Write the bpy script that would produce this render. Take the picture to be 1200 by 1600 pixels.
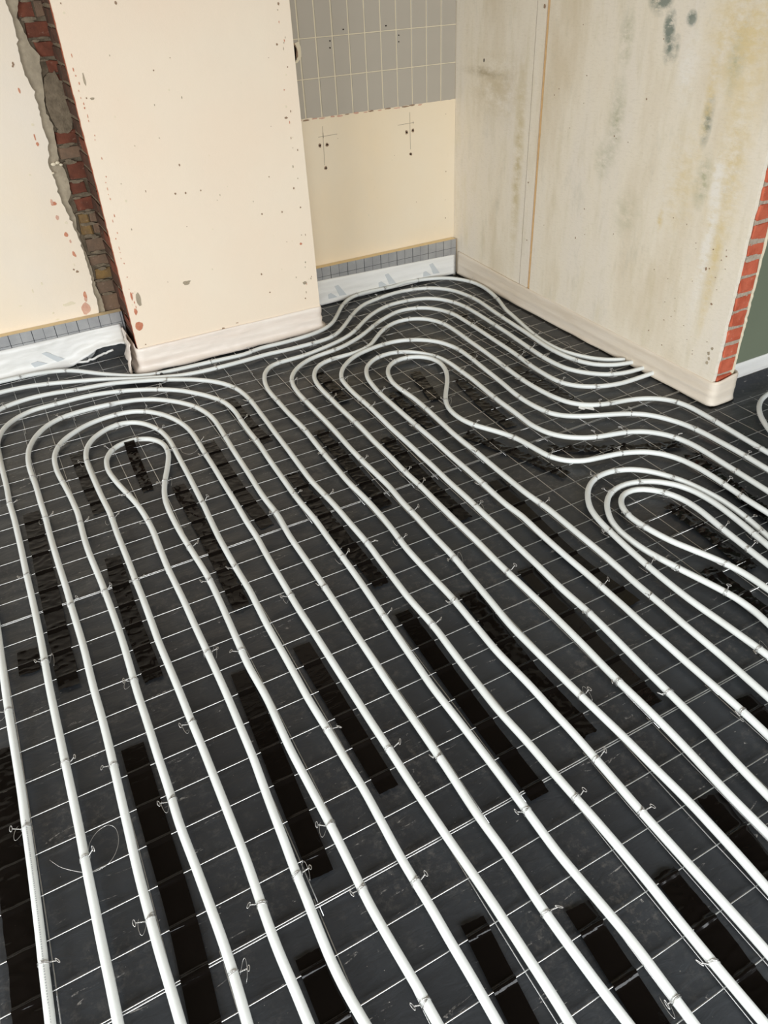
import bpy, bmesh, math, random
from mathutils import Vector, Matrix, noise
for o in list(bpy.data.objects): bpy.data.objects.remove(o)
C = bpy.context.scene.collection
SC = bpy.context.scene
random.seed(7)
# ------------------------------------------------------------------ camera, world, lights, exposure
cam_d = bpy.data.cameras.new('camera'); cam = bpy.data.objects.new('camera', cam_d); C.objects.link(cam)
Rv = Vector((0.8778934, -0.4770781, -0.0412280)); Uv = Vector((0.3133074, 0.5071471, 0.8028949)); Fv = Vector((0.3621349, 0.7177731, -0.5946932))
m = Matrix((Rv, Uv, -Fv)).transposed().to_4x4(); m.translation = Vector((0, 0, 1.545)); cam.matrix_world = m
cam_d.sensor_fit = 'VERTICAL'; cam_d.sensor_height = 32; cam_d.lens = 1182.532 / 1600 * 32; cam_d.clip_start = .02
SC.camera = cam
w = bpy.data.worlds.new('world'); SC.world = w; w.use_nodes = True
w.node_tree.nodes['Background'].inputs[0].default_value = (.95, .97, 1, 1)
w.node_tree.nodes['Background'].inputs[1].default_value = .30
def area(name, loc, target, sx, sy, power, col):
    d = bpy.data.lights.new(name, 'AREA'); d.shape = 'RECTANGLE'; d.size = sx; d.size_y = sy; d.energy = power; d.color = col
    o = bpy.data.objects.new(name, d); C.objects.link(o); o.location = loc
    o.rotation_euler = (Vector(target) - Vector(loc)).to_track_quat('-Z', 'Y').to_euler(); return o
area('window_daylight', (.2, -2.3, 1.35), (.9, 2.6, -5.0), 3.8, 1.7, 262, (.93, .965, 1))
area('side_window_daylight', (-3.2, .6, 1.3), (2.4, 2.2, -3.2), 2.4, 1.5, 135, (.93, .965, 1))
vs = SC.view_settings; SC.display_settings.display_device = 'sRGB'
vs.view_transform = 'Standard'; vs.look = 'None'; vs.exposure = 0.13; vs.gamma = 1.0; vs.use_curve_mapping = False

# ------------------------------------------------------------------ helpers
def link(o, parent=None):
    C.objects.link(o)
    if parent is not None: o.parent = parent
    return o
def obj(name, verts, faces, mats, parent=None, smooth=False, mi=None):
    me = bpy.data.meshes.new(name); me.from_pydata([tuple(v) for v in verts], [], faces)
    if not isinstance(mats, (list, tuple)): mats = [mats]
    for q in mats: me.materials.append(q)
    if smooth: me.polygons.foreach_set('use_smooth', [True] * len(me.polygons))
    if mi: me.polygons.foreach_set('material_index', mi)
    me.update()
    return link(bpy.data.objects.new(name, me), parent)
def tag(o, label=None, cat=None, group=None, kind=None):
    if label: o['label'] = label
    if cat: o['category'] = cat
    if group: o['group'] = group
    if kind: o['kind'] = kind
    return o
def empty(name, loc=(0, 0, 0)):
    o = bpy.data.objects.new(name, None); o.location = loc; o.empty_display_size = .05; C.objects.link(o); return o
class MB:
    def __init__(s): s.v = []; s.f = []; s.m = []
    def add(s, v, f, mi=0):
        n = len(s.v); s.v += [Vector(q) for q in v]; s.f += [tuple(i + n for i in q) for q in f]; s.m += [mi] * len(f)
    def box(s, x0, y0, z0, x1, y1, z1, mi=0):
        v = [(x, y, z) for z in (z0, z1) for y in (y0, y1) for x in (x0, x1)]
        s.add(v, [(0, 2, 3, 1), (4, 5, 7, 6), (0, 1, 5, 4), (2, 6, 7, 3), (0, 4, 6, 2), (1, 3, 7, 5)], mi)
    def tube(s, pts, r, n=6, mi=0, cap=True):
        pts = [Vector(p) for p in pts]; rings = []; up = None
        for i, p in enumerate(pts):
            t = (pts[min(i + 1, len(pts) - 1)] - pts[max(i - 1, 0)]).normalized()
            if up is None:
                up = Vector((0, 0, 1)) if abs(t.z) < .9 else Vector((1, 0, 0))
            a = t.cross(up).normalized(); b = a.cross(t).normalized(); up = b
            rings.append([p + a * math.cos(2 * math.pi * k / n) * r + b * math.sin(2 * math.pi * k / n) * r for k in range(n)])
        v = [q for g in rings for q in g]; f = []
        for i in range(len(pts) - 1):
            for k in range(n):
                f.append((i * n + k, i * n + (k + 1) % n, (i + 1) * n + (k + 1) % n, (i + 1) * n + k))
        if cap: f.append(tuple(range(n))[::-1]); f.append(tuple((len(pts) - 1) * n + k for k in range(n)))
        s.add(v, f, mi)
    def poly(s, pts2, fn, t0, t1, mi=0, mside=None):
        """extrude the outline pts2 (list of (a,b)) between depths t0 and t1 using fn(a,b,t)->world"""
        n = len(pts2); v = [fn(a, b, t0) for a, b in pts2] + [fn(a, b, t1) for a, b in pts2]
        s.add(v, [tuple(range(n)), tuple(range(n, 2 * n))[::-1]], mi)
        s.add(v, [(i, i + n, (i + 1) % n + n, (i + 1) % n) for i in range(n)], mi if mside is None else mside)
    def build(s, name, mats, parent=None, smooth=False, fix=False):
        o = obj(name, s.v, s.f, mats, parent, smooth, s.m)
        if fix:
            bm = bmesh.new(); bm.from_mesh(o.data); bmesh.ops.triangulate(bm, faces=[f for f in bm.faces if len(f.verts) > 4])
            bmesh.ops.recalc_face_normals(bm, faces=bm.faces); bm.to_mesh(o.data); bm.free()
        return o
def rnd(a, b): return random.uniform(a, b)
def nz(x, y=0., z=0.): return noise.noise(Vector((x, y, z)))

# ------------------------------------------------------------------ materials
def lin(c): return tuple(((v / 255) / 12.92 if v / 255 <= .04045 else ((v / 255 + .055) / 1.055) ** 2.4) for v in c) + (1,)
class NT:
    def __init__(s, name, rough=.6, spec=.5, metal=0):
        s.m = bpy.data.materials.new(name); s.m.use_nodes = True; s.t = s.m.node_tree; s.b = s.t.nodes['Principled BSDF']
        s.b.inputs['Roughness'].default_value = rough; s.b.inputs['Metallic'].default_value = metal
        s.b.inputs['Specular IOR Level'].default_value = spec
        s.co = s.t.nodes.new('ShaderNodeTexCoord').outputs['Object']
    def n(s, ty, **k):
        q = s.t.nodes.new(ty)
        for a, v in k.items(): setattr(q, a, v)
        return q
    def l(s, a, b): s.t.links.new(a, b)
    def mapped(s, scale=(1, 1, 1), loc=(0, 0, 0)):
        q = s.n('ShaderNodeMapping'); q.inputs['Scale'].default_value = scale; q.inputs['Location'].default_value = loc; s.l(s.co, q.inputs[0]); return q.outputs[0]
    def noise(s, scale, detail=4, rough=.55, vec=None, dist=0):
        q = s.n('ShaderNodeTexNoise'); q.inputs['Scale'].default_value = scale; q.inputs['Detail'].default_value = detail
        q.inputs['Roughness'].default_value = rough; q.inputs['Distortion'].default_value = dist
        s.l(vec if vec is not None else s.co, q.inputs['Vector']); return q.outputs['Fac']
    def ramp(s, fac, stops):
        q = s.n('ShaderNodeValToRGB'); e = q.color_ramp.elements
        while len(e) > len(stops): e.remove(e[-1])
        while len(e) < len(stops): e.new(.5)
        for i, (p, c) in enumerate(stops): e[i].position = p; e[i].color = c if len(c) == 4 else tuple(c) + (1,)
        s.l(fac, q.inputs[0]); return q.outputs[0]
    def mask(s, fac, a, b): return s.ramp(fac, [(a, (0, 0, 0)), (b, (1, 1, 1))])
    def mix(s, fac, a, b):
        q = s.n('ShaderNodeMix', data_type='RGBA')
        if isinstance(fac, (int, float)): q.inputs[0].default_value = fac
        else: s.l(fac, q.inputs[0])
        for i, v in ((6, a), (7, b)):
            if isinstance(v, tuple): q.inputs[i].default_value = v
            else: s.l(v, q.inputs[i])
        return q.outputs[2]
    def math(s, op, a, b=None):
        q = s.n('ShaderNodeMath', operation=op)
        for i, v in ((0, a), (1, b)):
            if v is None: continue
            if isinstance(v, (int, float)): q.inputs[i].default_value = v
            else: s.l(v, q.inputs[i])
        return q.outputs[0]
    def base(s, c):
        if isinstance(c, tuple): s.b.inputs['Base Color'].default_value = c
        else: s.l(c, s.b.inputs['Base Color'])
    def bump(s, h, strength=.3, dist=.002):
        q = s.n('ShaderNodeBump'); q.inputs['Strength'].default_value = strength; q.inputs['Distance'].default_value = dist
        s.l(h, q.inputs['Height']); s.l(q.outputs[0], s.b.inputs['Normal'])
    def blob(s, p, r, k=1.0):
        """soft spot at object-space point p with radii r, 1 in its middle"""
        q = s.n('ShaderNodeVectorMath', operation='SUBTRACT'); s.l(s.co, q.inputs[0]); q.inputs[1].default_value = p
        d = s.n('ShaderNodeVectorMath', operation='DIVIDE'); s.l(q.outputs[0], d.inputs[0]); d.inputs[1].default_value = r
        e = s.n('ShaderNodeVectorMath', operation='LENGTH'); s.l(d.outputs[0], e.inputs[0])
        return s.math('MULTIPLY', s.mask(e.outputs['Value'], 0, 1), -1) if False else s.math('MULTIPLY', s.math('MAXIMUM', s.math('SUBTRACT', 1.0, e.outputs['Value']), 0.0), k)
def simple(name, c, rough=.6, spec=.5, metal=0, var=0, vs_=20, bump=0, bs=60):
    t = NT(name, rough, spec, metal)
    if var:
        c2 = tuple(max(0, v * (1 - var)) for v in c[:3]) + (1,)
        t.base(t.mix(t.mask(t.noise(vs_, 6), .35, .7), c, c2))
    else: t.base(c)
    if bump: t.bump(t.noise(bs, 6), bump, .003)
    return t.m
def plaster_mat(name, base, warm, grey, fleck=True):
    t = NT(name, .72, .3)
    c = t.mix(t.mask(t.noise(1.3, 4), .35, .72), base, warm)
    c = t.mix(t.math('MULTIPLY', t.mask(t.noise(2.6, 5, .6, t.mapped((1, 1, .6), (3, 1, 7))), .5, .78), .45), c, grey)
    if fleck:
        f = t.mask(t.noise(16, 8, .75, t.mapped((1, 1, .7), (9, 2, 4))), .735, .76)
        c = t.mix(t.math('MULTIPLY', f, .55), c, lin((176, 120, 92)))
    sc = t.mask(t.noise(5, 3, .5, t.mapped((6, 6, .6), (1, 5, 2)), .4), .735, .75)
    c = t.mix(t.math('MULTIPLY', sc, .22), c, lin((170, 150, 130)))
    t.base(c); t.bump(t.noise(38, 8, .65), .22, .004); return t.m
M = {}
M['plaster'] = plaster_mat('cream plaster', lin((234, 220, 198)), lin((234, 214, 190)), lin((227, 213, 192)))
M['plaster_alcove'] = plaster_mat('cream plaster of the alcove', lin((232, 219, 195)), lin((231, 212, 180)), lin((219, 208, 187)), False)
M['plaster_niche'] = plaster_mat('cream plaster of the niche', lin((232, 221, 203)), lin((233, 217, 192)), lin((219, 210, 195)))
M['base_coat'] = simple('grey base coat', lin((170, 157, 134)), .9, .2, var=.25, vs_=30, bump=.6, bs=90)
M['mortar'] = simple('old mortar', lin((132, 118, 98)), .95, .1, var=.4, vs_=40, bump=1, bs=120)
M['mortar_pale'] = simple('pale mortar', lin((176, 162, 144)), .95, .1, var=.25, vs_=60, bump=.8, bs=120)
def brick_mat(name, a, b):
    t = NT(name, .9, .15); c = t.mix(t.mask(t.noise(22, 6), .35, .65), a, b)
    c = t.mix(t.math('MULTIPLY', t.mask(t.noise(45, 6, .7, t.mapped((1, 1, 1.6), (4, 4, 4))), .6, .72), .5), c, lin((186, 160, 140)))
    t.base(c); t.bump(t.noise(80, 6), .6, .003); return t.m
M['brick_red'] = brick_mat('dark red brick', lin((122, 72, 55)), lin((98, 60, 47)))
M['brick_orange'] = brick_mat('orange red brick', lin((192, 102, 76)), lin((172, 84, 60)))
M['brick_ochre'] = brick_mat('ochre brick', lin((140, 112, 70)), lin((116, 94, 66)))
M['brick_grey'] = brick_mat('greyed brick', lin((128, 104, 84)), lin((110, 92, 76)))
M['brick_shaded'] = brick_mat('recess shaded brick', lin((92, 64, 52)), lin((74, 60, 50)))  # brick darkened to paint in the shade of the chimney return crevice
M['brick_edge'] = brick_mat('raw red edge', lin((176, 98, 72)), lin((150, 76, 54)))
M['tile'] = simple('grey glazed tile', lin((176, 168, 154)), .36, .4, var=.05, vs_=4)
M['grout'] = simple('cream grout', lin((226, 214, 186)), .8, .2, var=.08, vs_=30)
M['foam_edge'] = simple('cream insulation foam', lin((235, 213, 170)), .8, .2, var=.08, vs_=25, bump=.3)
M['hole'] = simple('dark hole', lin((30, 22, 17)), .9, .1)
M['rust'] = simple('brown hole rim', lin((160, 134, 110)), .9, .1, var=.3, vs_=200)
M['pink'] = brick_mat('pinkish chipped plaster', lin((214, 176, 154)), lin((196, 150, 128)))
M['chipred'] = brick_mat('brick showing through', lin((205, 148, 118)), lin((188, 120, 92)))
M['pencil'] = simple('pencil line', lin((150, 138, 122)), .8, .1)
M['white'] = simple('white foam scrap', lin((235, 232, 225)), .7, .3)
M['black_rubber'] = simple('black rubber', lin((28, 26, 26)), .5, .4)
M['print'] = simple('grey print', lin((150, 152, 150)), .5, .3)
M['blueprint'] = simple('blue grey print', lin((196, 200, 200)), .5, .35)
M['wire'] = simple('galvanised wire', lin((205, 205, 203)), .36, .5, 1, var=.15, vs_=80)
M['tie'] = simple('tie wire', lin((196, 194, 190)), .32, .5, .85)
M['concrete'] = simple('concrete', lin((110, 105, 98)), .95, .2, var=.2, vs_=8, bump=.5)
M['wood'] = simple('orange raw wood edge', lin((226, 186, 134)), .7, .3, var=.2, vs_=40, bump=.4)
M['ceiling'] = simple('dusty ceiling', lin((150, 134, 112)), .9, .2, var=.1, vs_=3)
M['paint_green'] = simple('grey green paint', lin((112, 120, 100)), .7, .3, var=.06, vs_=3, bump=.15)
# heating pipe
t = NT('white plastic pipe', .36, .4)
c = t.mix(t.mask(t.noise(7, 5), .35, .7), lin((219, 222, 218)), lin((209, 211, 205)))
t.base(t.mix(t.math('MULTIPLY', t.mask(t.noise(140, 6, .7), .62, .72), .25), c, lin((176, 168, 150)))); t.bump(t.noise(220, 4), .08, .001); M['pipe'] = t.m
# black sheet
t = NT('black plastic sheet', .5, .45)
c = t.mix(t.mask(t.noise(1.1, 4), .35, .7), lin((48, 51, 54)), lin((35, 36, 38)))
dust = t.math('MULTIPLY', t.mask(t.noise(3.2, 4, .6), .45, .75), t.mask(t.noise(55, 8, .8), .5, .78))
c = t.mix(t.math('MULTIPLY', dust, .6), c, lin((150, 142, 130)))
scr = t.math('MULTIPLY', t.mask(t.noise(9, 5, .6, t.mapped((1, 5, 1), (2, 8, 0)), 1.6), .655, .675), t.mask(t.noise(120, 4, .8), .45, .62))
c = t.mix(t.math('MULTIPLY', scr, .75), c, lin((160, 156, 150)))
sp = t.mask(t.noise(210, 2, .5, t.mapped((1, 1, 1), (7, 7, 7))), .77, .79)
t.base(t.mix(t.math('MULTIPLY', sp, .6), c, lin((190, 184, 172))))
t.l(t.ramp(t.noise(4, 5), [(.3, (.34, .34, .34)), (.75, (.52, .52, .52))]), t.b.inputs['Roughness'])
t.bump(t.noise(24, 5, .5, t.mapped((1, 2.2, 1)), .8), .3, .006); M['sheet'] = t.m
t = NT('black glossy tape', .1, .15); t.base(t.mix(t.mask(t.noise(3, 3), .4, .7), lin((9, 7, 6)), lin((15, 12, 10))))
t.l(t.ramp(t.noise(14, 5), [(.35, (.05, .05, .05)), (.75, (.17, .17, .17))]), t.b.inputs['Roughness'])
t.bump(t.noise(20, 3, .5, t.mapped((1, 3, 1)), 1), .12, .004); M['tape'] = t.m
# edge strip foam
def foam(name, a, b, rough=.42):
    t = NT(name, rough, .45); c = t.mix(t.mask(t.noise(3, 5, .6, t.mapped((1, 1, 8))), .35, .7), a, b)
    t.base(c); t.bump(t.noise(14, 6, .6, t.mapped((1, 1, 5)), .6), .3, .004)
    t.b.inputs['Subsurface Weight'].default_value = .0
    return t.m
M['foam_right'] = foam('pale foam strip', lin((222, 211, 194)), lin((211, 197, 176)))
M['foam_white'] = foam('white foam strip', lin((232, 231, 226)), lin((221, 219, 212)))
M['foam_cream'] = foam('cream film strip', lin((234, 224, 212)), lin((226, 212, 198)), .35)
# foil board: printed grid
t = NT('grey foil with printed grid', .38, .5, .35)
sx = t.n('ShaderNodeSeparateXYZ'); t.l(t.co, sx.inputs[0])
def lines(sock, period, phase, half):
    f = t.math('FRACT', t.math('DIVIDE', t.math('ADD', sock, 10 * period - phase), period)); d = t.math('ABSOLUTE', t.math('SUBTRACT', f, .5))
    return t.math('GREATER_THAN', d, .5 - half / period)
g = t.math('MAXIMUM', lines(sx.outputs[0], .1025, .097, .0016), lines(sx.outputs[0], .05125, .097, .0008))
hz = t.math('LESS_THAN', t.math('ABSOLUTE', t.math('SUBTRACT', sx.outputs[2], .150)), .0009)
g = t.math('MAXIMUM', g, hz)
c = t.mix(t.mask(t.noise(12, 6, .6), .35, .7), lin((176, 176, 174)), lin((158, 158, 158)))
t.base(t.mix(g, c, lin((52, 54, 58)))); t.bump(t.noise(40, 5), .25, .003); M['foil'] = t.m
# right wall plaster
def right_mat(name, spots):
    t = NT(name, .75, .25)
    a = t.noise(1.7, 5, .6, t.mapped((1, 1.6, .5), (2, 0, 0)))
    c = t.ramp(a, [(.32, lin((212, 198, 172))), (.48, lin((227, 217, 197))), (.62, lin((225, 216, 200))), (.75, lin((216, 205, 174)))])
    streak = t.mask(t.noise(6, 6, .65, t.mapped((1, 2.6, .55), (5, 3, 1))), .52, .72)
    c = t.mix(t.math('MULTIPLY', streak, .32), c, lin((196, 184, 148)))
    gr = t.mask(t.noise(4, 7, .7, t.mapped((1, 2, .9), (1, 9, 4))), .56, .72)
    c = t.mix(t.math('MULTIPLY', gr, .28), c, lin((166, 164, 146)))
    comb = t.noise(7, 5, .7, t.mapped((1, 5, 20), (0, 0, 0)))
    for p, r, k, colr in spots:
        b = t.blob(p, r, 2.2); q = t.math('MULTIPLY', b, t.mask(t.noise(9, 6, .7, t.mapped((1, 1.6, 3), (k * 3, 1, k))), .36, .6))
        c = t.mix(t.math('MINIMUM', t.math('MULTIPLY', q, k), .85), c, colr)
    fk = t.mask(t.noise(70, 5, .75, t.mapped((1, 1, .6), (4, 4, 1))), .70, .73)
    c = t.mix(t.math('MULTIPLY', fk, .5), c, lin((150, 136, 112)))
    c = t.mix(t.math('MULTIPLY', t.mask(comb, .5, .7), .16), c, lin((168, 156, 128)))
    t.base(c)
    h = t.math('ADD', t.math('MULTIPLY', t.noise(40, 8, .65), .6), t.math('MULTIPLY', comb, .6)); t.bump(h, .34, .004); return t.m
def lw(u, n, z): # local right-wall frame: u along the wall toward the viewer, n into the room
    return Vector((-n, -u, z))
TEAL = lin((106, 118, 108)); OLIVE = lin((160, 160, 128)); YEL = lin((214, 194, 146)); PALE = lin((232, 226, 214))
def sp(y, z, ry, rz, k, colr): return ((0, y - 3.775, z), (.2, ry, rz), k, colr)
M['right'] = right_mat('patchy plaster', [
    sp(2.40, 1.37, .07, .06, .9, TEAL), sp(2.34, 1.29, .035, .06, .9, TEAL), sp(2.243, 1.315, .028, .03, 1, TEAL), sp(2.33, 1.23, .03, .07, .6, TEAL),
    sp(2.30, 1.225, .03, .06, .45, TEAL), sp(2.09, 1.01, .03, .10, .6, TEAL), sp(2.02, 1.2, .05, .12, .35, OLIVE), sp(2.55, 1.24, .05, .12, .4, OLIVE),
    sp(2.55, .95, .06, .2, .35, OLIVE), sp(2.06, .82, .05, .12, .45, OLIVE), sp(2.6, .8, .07, .1, .3, OLIVE), sp(2.42, .62, .1, .12, .2, OLIVE), sp(2.0, 1.3, .2, .3, .5, YEL),
    sp(1.95, .9, .1, .5, .45, YEL), sp(1.93, .55, .03, .35, .5, YEL), sp(2.15, .8, .12, .25, .3, YEL), sp(2.23, .64, .02, .06, .6, YEL), sp(2.1, 1.1, .03, .25, .5, YEL),
    sp(2.22, 1.17, .06, .16, .6, PALE), sp(1.98, .62, .035, .4, .7, PALE), sp(2.0, .85, .03, .15, .7, PALE)])
M['right_back'] = right_mat('dull cream panel plaster', [sp(3.4, 1.0, .3, .2, .35, lin((196, 180, 146))), sp(3.2, .7, .05, .6, .5, lin((196, 180, 140))), sp(3.5, 1.05, .25, .03, .5, lin((170, 156, 128)))])

# ------------------------------------------------------------------ the setting
CEIL = 2.6
b = MB(); b.box(-3.4, -2.9, -.12, 4.4, 3.95, -.02); tag(b.build('floor', M['concrete']), kind='structure')
b = MB(); b.box(-3.4, -2.9, CEIL, 4.4, 3.95, CEIL + .1); tag(b.build('ceiling', M['ceiling']), kind='structure')
XZ = lambda y: (lambda a, z, t: Vector((a, y + t, z)))
def rag(z0, z1, f, step=.012): # ragged vertical edge following f(z)
    n = int((z1 - z0) / step); return [(f(z0 + (z1 - z0) * i / n), z0 + (z1 - z0) * i / n) for i in range(n + 1)]
def interp(tab, z):
    tab = sorted(tab, key=lambda q: q[0])
    if z <= tab[0][0]: return tab[0][1]
    for (a, p), (c_, q) in zip(tab, tab[1:]):
        if z <= c_: return p + (q - p) * (z - a) / max(1e-9, c_ - a)
    return tab[-1][1]
# back wall, niche to the left of the chimney breast
b = MB(); b.box(-3.4, 3.812, -.02, .53, 3.95, CEIL); wl = tag(b.build('wall_back_left', M['mortar']), kind='structure')
E1 = [(.15, .41), (.25, .423), (.30, .418), (.374, .426), (.453, .424), (.529, .421), (.611, .410), (.697, .395), (.746, .387), (.794, .390), (.863, .378), (.912, .391), (.96, .404), (1.015, .397), (1.067, .402), (1.142, .402), (1.203, .388), (1.265, .383), (1.338, .396), (1.406, .396), (1.455, .393), (1.6, .36), (2.6, .34)]
E2 = [(.15, .448), (.272, .448), (.325, .436), (.403, .442), (.464, .435), (.524, .428), (.594, .425), (.638, .431), (.712, .418), (.746, .442), (.836, .442), (.869, .425), (.914, .431), (1.017, .441), (1.067, .427), (1.146, .443), (1.214, .453), (1.267, .464), (1.304, .436), (1.357, .428), (1.4, .417), (1.452, .441), (1.6, .42), (2.6, .40)]
f1 = lambda z: interp(E1, z) + .006 * nz(z * 60, 3) + .006 * nz(z * 150, 5)
f2 = lambda z: interp(E2, z) + .005 * nz(z * 70, 9) + .005 * nz(z * 160, 15)
b = MB(); b.poly([(-3.4, 0)] + rag(0, CEIL, f1) + [(-3.4, CEIL)], XZ(3.775), 0, .014, 0, 1); b.build('plaster_skin', [M['plaster_niche'], M['base_coat']], wl, fix=True)
b = MB(); b.poly([(.2, 0)] + rag(0, CEIL, f2) + [(.2, CEIL)], XZ(3.786), 0, .02); b.build('base_coat', M['base_coat'], wl, fix=True)
def brick(parent, mat, x0, x1, y0, y1, z0, z1, seed, j=.005):
    """a worn brick: box with nudged, slightly uneven edges"""
    r = random.Random(seed); bm = bmesh.new(); bmesh.ops.create_cube(bm, size=1)
    bmesh.ops.bevel(bm, geom=bm.edges[:], offset=.045, segments=1, affect='EDGES')
    me = bpy.data.meshes.new('brick')
    for v in bm.verts:
        v.co = Vector(((x0 + x1) / 2 + v.co.x * (x1 - x0) + r.uniform(-j, j), (y0 + y1) / 2 + v.co.y * (y1 - y0) + r.uniform(-j, j) * .6, (z0 + z1) / 2 + v.co.z * (z1 - z0) + r.uniform(-j, j)))
    bm.to_mesh(me); bm.free(); me.materials.append(mat); return link(bpy.data.objects.new('brick', me), parent)
NB = [(.445, .53, .19, .268, 'brick_grey'), (.445, .53, .279, .335, 'brick_grey'), (.45, .53, .347, .392, 'brick_ochre'), (.447, .53, .417, .457, 'brick_grey'), (.447, .53, .479, .537, 'brick_grey'),
      (.443, .489, .552, .645, 'brick_ochre'), (.497, .53, .556, .598, 'brick_grey'), (.497, .53, .607, .65, 'brick_grey'), (.447, .53, .664, .714, 'brick_red'), (.443, .508, .736, .781, 'brick_red'),
      (.452, .53, .793, .860, 'brick_red'), (.44, .53, .876, .924, 'brick_grey'), (.44, .53, .938, .984, 'brick_red'), (.49, .53, 1.165, 1.192, 'brick_red'), (.482, .53, 1.203, 1.244, 'brick_red'),
      (.456, .53, 1.262, 1.312, 'brick_red'), (.44, .53, 1.328, 1.377, 'brick_red'), (.424, .486, 1.393, 1.445, 'brick_red'), (.494, .53, 1.393, 1.445, 'brick_grey')]
z = 1.46
while z < 2.5: NB.append((.43, .53, z, z + .05, 'brick_red')); z += .065
for i, (x0, x1, z0, z1, mm) in enumerate(NB): brick(wl, M[mm], x0, x1, 3.797 + rnd(-.003, .003), 3.84, z0, z1, i)
# grey mortar smear over the middle courses
b = MB(); out = []
for k in range(26):
    a = 2 * math.pi * k / 26; out.append((.487 + .05 * math.cos(a) * (1 + .3 * nz(k * .7, 2)), 1.09 + .115 * math.sin(a) * (1 + .2 * nz(k * .9, 8))))
b.poly(out, XZ(3.79), 0, .025); tag(b.build('mortar_smear', M['mortar'], wl, fix=True), 'grey mortar smeared over the bricks')
b = MB()
for (x, zz, r) in [(.40, .868, .012), (.418, .872, .010), (.43, .862, .008), (.388, .835, .007)]:
    bm = bmesh.new(); bmesh.ops.create_icosphere(bm, subdivisions=2, radius=r)
    v = [Vector((x, 3.776, zz)) + Vector((q.co.x, q.co.y * .5, q.co.z * .7)) * (1 + .3 * nz(q.co.x * 90, q.co.z * 90, r * 900)) for q in bm.verts]; bm.verts.ensure_lookup_table()
    b.add(v, [tuple(q.index for q in f.verts) for f in bm.faces]); bm.free()
b.build('plaster_crumb', M['grout'], wl, True)

SM = []
# chips, flakes and plugged holes: thin irregular patches a fraction of a millimetre proud of a wall face
def patch(mb, fn, a, z, ra, rz, seed, mi=0, d=.0012):
    n = 14; out = []
    for k in range(n):
        g = 2 * math.pi * k / n; s = 1 + .45 * nz(seed * 3.1 + math.cos(g) * 1.3, math.sin(g) * 1.3, seed)
        out.append((a + ra * math.cos(g) * s, z + rz * math.sin(g) * s))
    mb.poly(out, fn, -d * (1 + .35 * ((seed * 7.31 + a * 91 + z * 57) % 1)), .0005, mi)
mb = MB(); fn = XZ(3.775)
for i, (x, zz, ra, rz, mi) in enumerate([(.378, .293, .008, .016, 1), (.364, .231, .021, .026, 0), (.298, .269, .03, .008, 2), (.217, .242, .005, .004, 2), (.227, .209, .008, .003, 2), (.207, .385, .004, .007, 2), (.089, .305, .006, .003, 2), (.373, .408, .007, .005, 3),
    (.359, .953, .006, .007, 1), (.356, .98, .003, .012, 1), (.362, 1.026, .006, .005, 2), (.348, 1.153, .004, .010, 1), (.354, 1.246, .004, .007, 3), (.350, 1.238, .004, .004, 3), (.356, .713, .012, .008, 1), (.349, .72, .006, .012, 0), (.353, .654, .007, .010, 0),
    (.384, .626, .006, .005, 2), (.37, .577, .008, .010, 1), (.379, .489, .006, .012, 1), (.385, .48, .003, .006, 1), (.30, 1.38, .01, .003, 3), (.294, .84, .004, .003, 2), (.38, .545, .004, .008, 0), (.36, .42, .004, .004, 3), (.367, .44, .003, .006, 2), (.375, .275, .007, .01, 0), (.16, .36, .003, .01, 2)]):
    patch(mb, fn, x, zz, ra, rz, i, mi)
tag(mb.build('plaster_chip', [M['pink'], M['chipred'], M['grout'], M['rust']], wl, fix=True), 'chips and flakes in the plaster', kind='stuff')

mb = MB()
for i, q in enumerate(NB):
    if q[2] < 1.5:
        for k in range(2): patch(mb, XZ(3.7935 - .0007 * k), rnd(.452, .50), (q[2] - .004) if k else (q[3] + .003), rnd(.014, .03), rnd(.003, .008), i * 3 + k + 900, 0, .002)
tag(mb.build('mortar_smear', [M['mortar'], M['base_coat']], wl, fix=True), kind='stuff')
# chimney breast
b = MB(); b.box(.526, 3.452, -.02, 1.425, 3.95, CEIL, 0); wc = tag(b.build('wall_chimney_breast', M['mortar']), kind='structure')
fl = lambda z: .505 - .002 * (z > 1.5) + .002 * nz(z * 40, 21) + .0022 * nz(z * 140, 4)
fr = lambda z: 1.4305 - .0085 * min(1, z / 1.4) + .0012 * nz(z * 50, 77)
b = MB(); b.poly(rag(0, CEIL, fl, .015)[::-1] + rag(0, CEIL, fr, .015), XZ(3.435), 0, .014, 0, 0); b.build('plaster_skin', M['plaster'], wc, fix=True)
b = MB(); b.poly([(1.418, 0), (1.4295, 0), (1.4295, CEIL), (1.418, CEIL)], XZ(3.449), 0, .34); b.build('plaster_return', M['plaster_alcove'], wc, fix=True)
fe = lambda z: .506 + .0015 * nz(z * 50, 31)
b = MB()
b.poly(rag(.0, CEIL, fe, .015) + [(.53, CEIL), (.53, 0)], XZ(3.4495), 0, .03); b.build('raw_edge', M['brick_edge'], wc, fix=True)
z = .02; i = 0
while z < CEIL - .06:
    d0 = 3.482; mm = random.choice(['brick_shaded', 'brick_shaded', 'brick_red'])
    if i % 2: brick(wc, M[mm], .519, .56, d0, d0 + .1, z, z + .05, 100 + i, .004); brick(wc, M['brick_shaded'], .522, .56, d0 + .112, 3.80, z, z + .05, 200 + i, .004)
    else: brick(wc, M[mm], .520, .56, d0, d0 + .21, z, z + .05, 300 + i, .004); brick(wc, M['brick_shaded'], .521, .56, d0 + .222, 3.80, z, z + .05, 400 + i, .004)
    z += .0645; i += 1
mb = MB(); fn = XZ(3.435)
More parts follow.
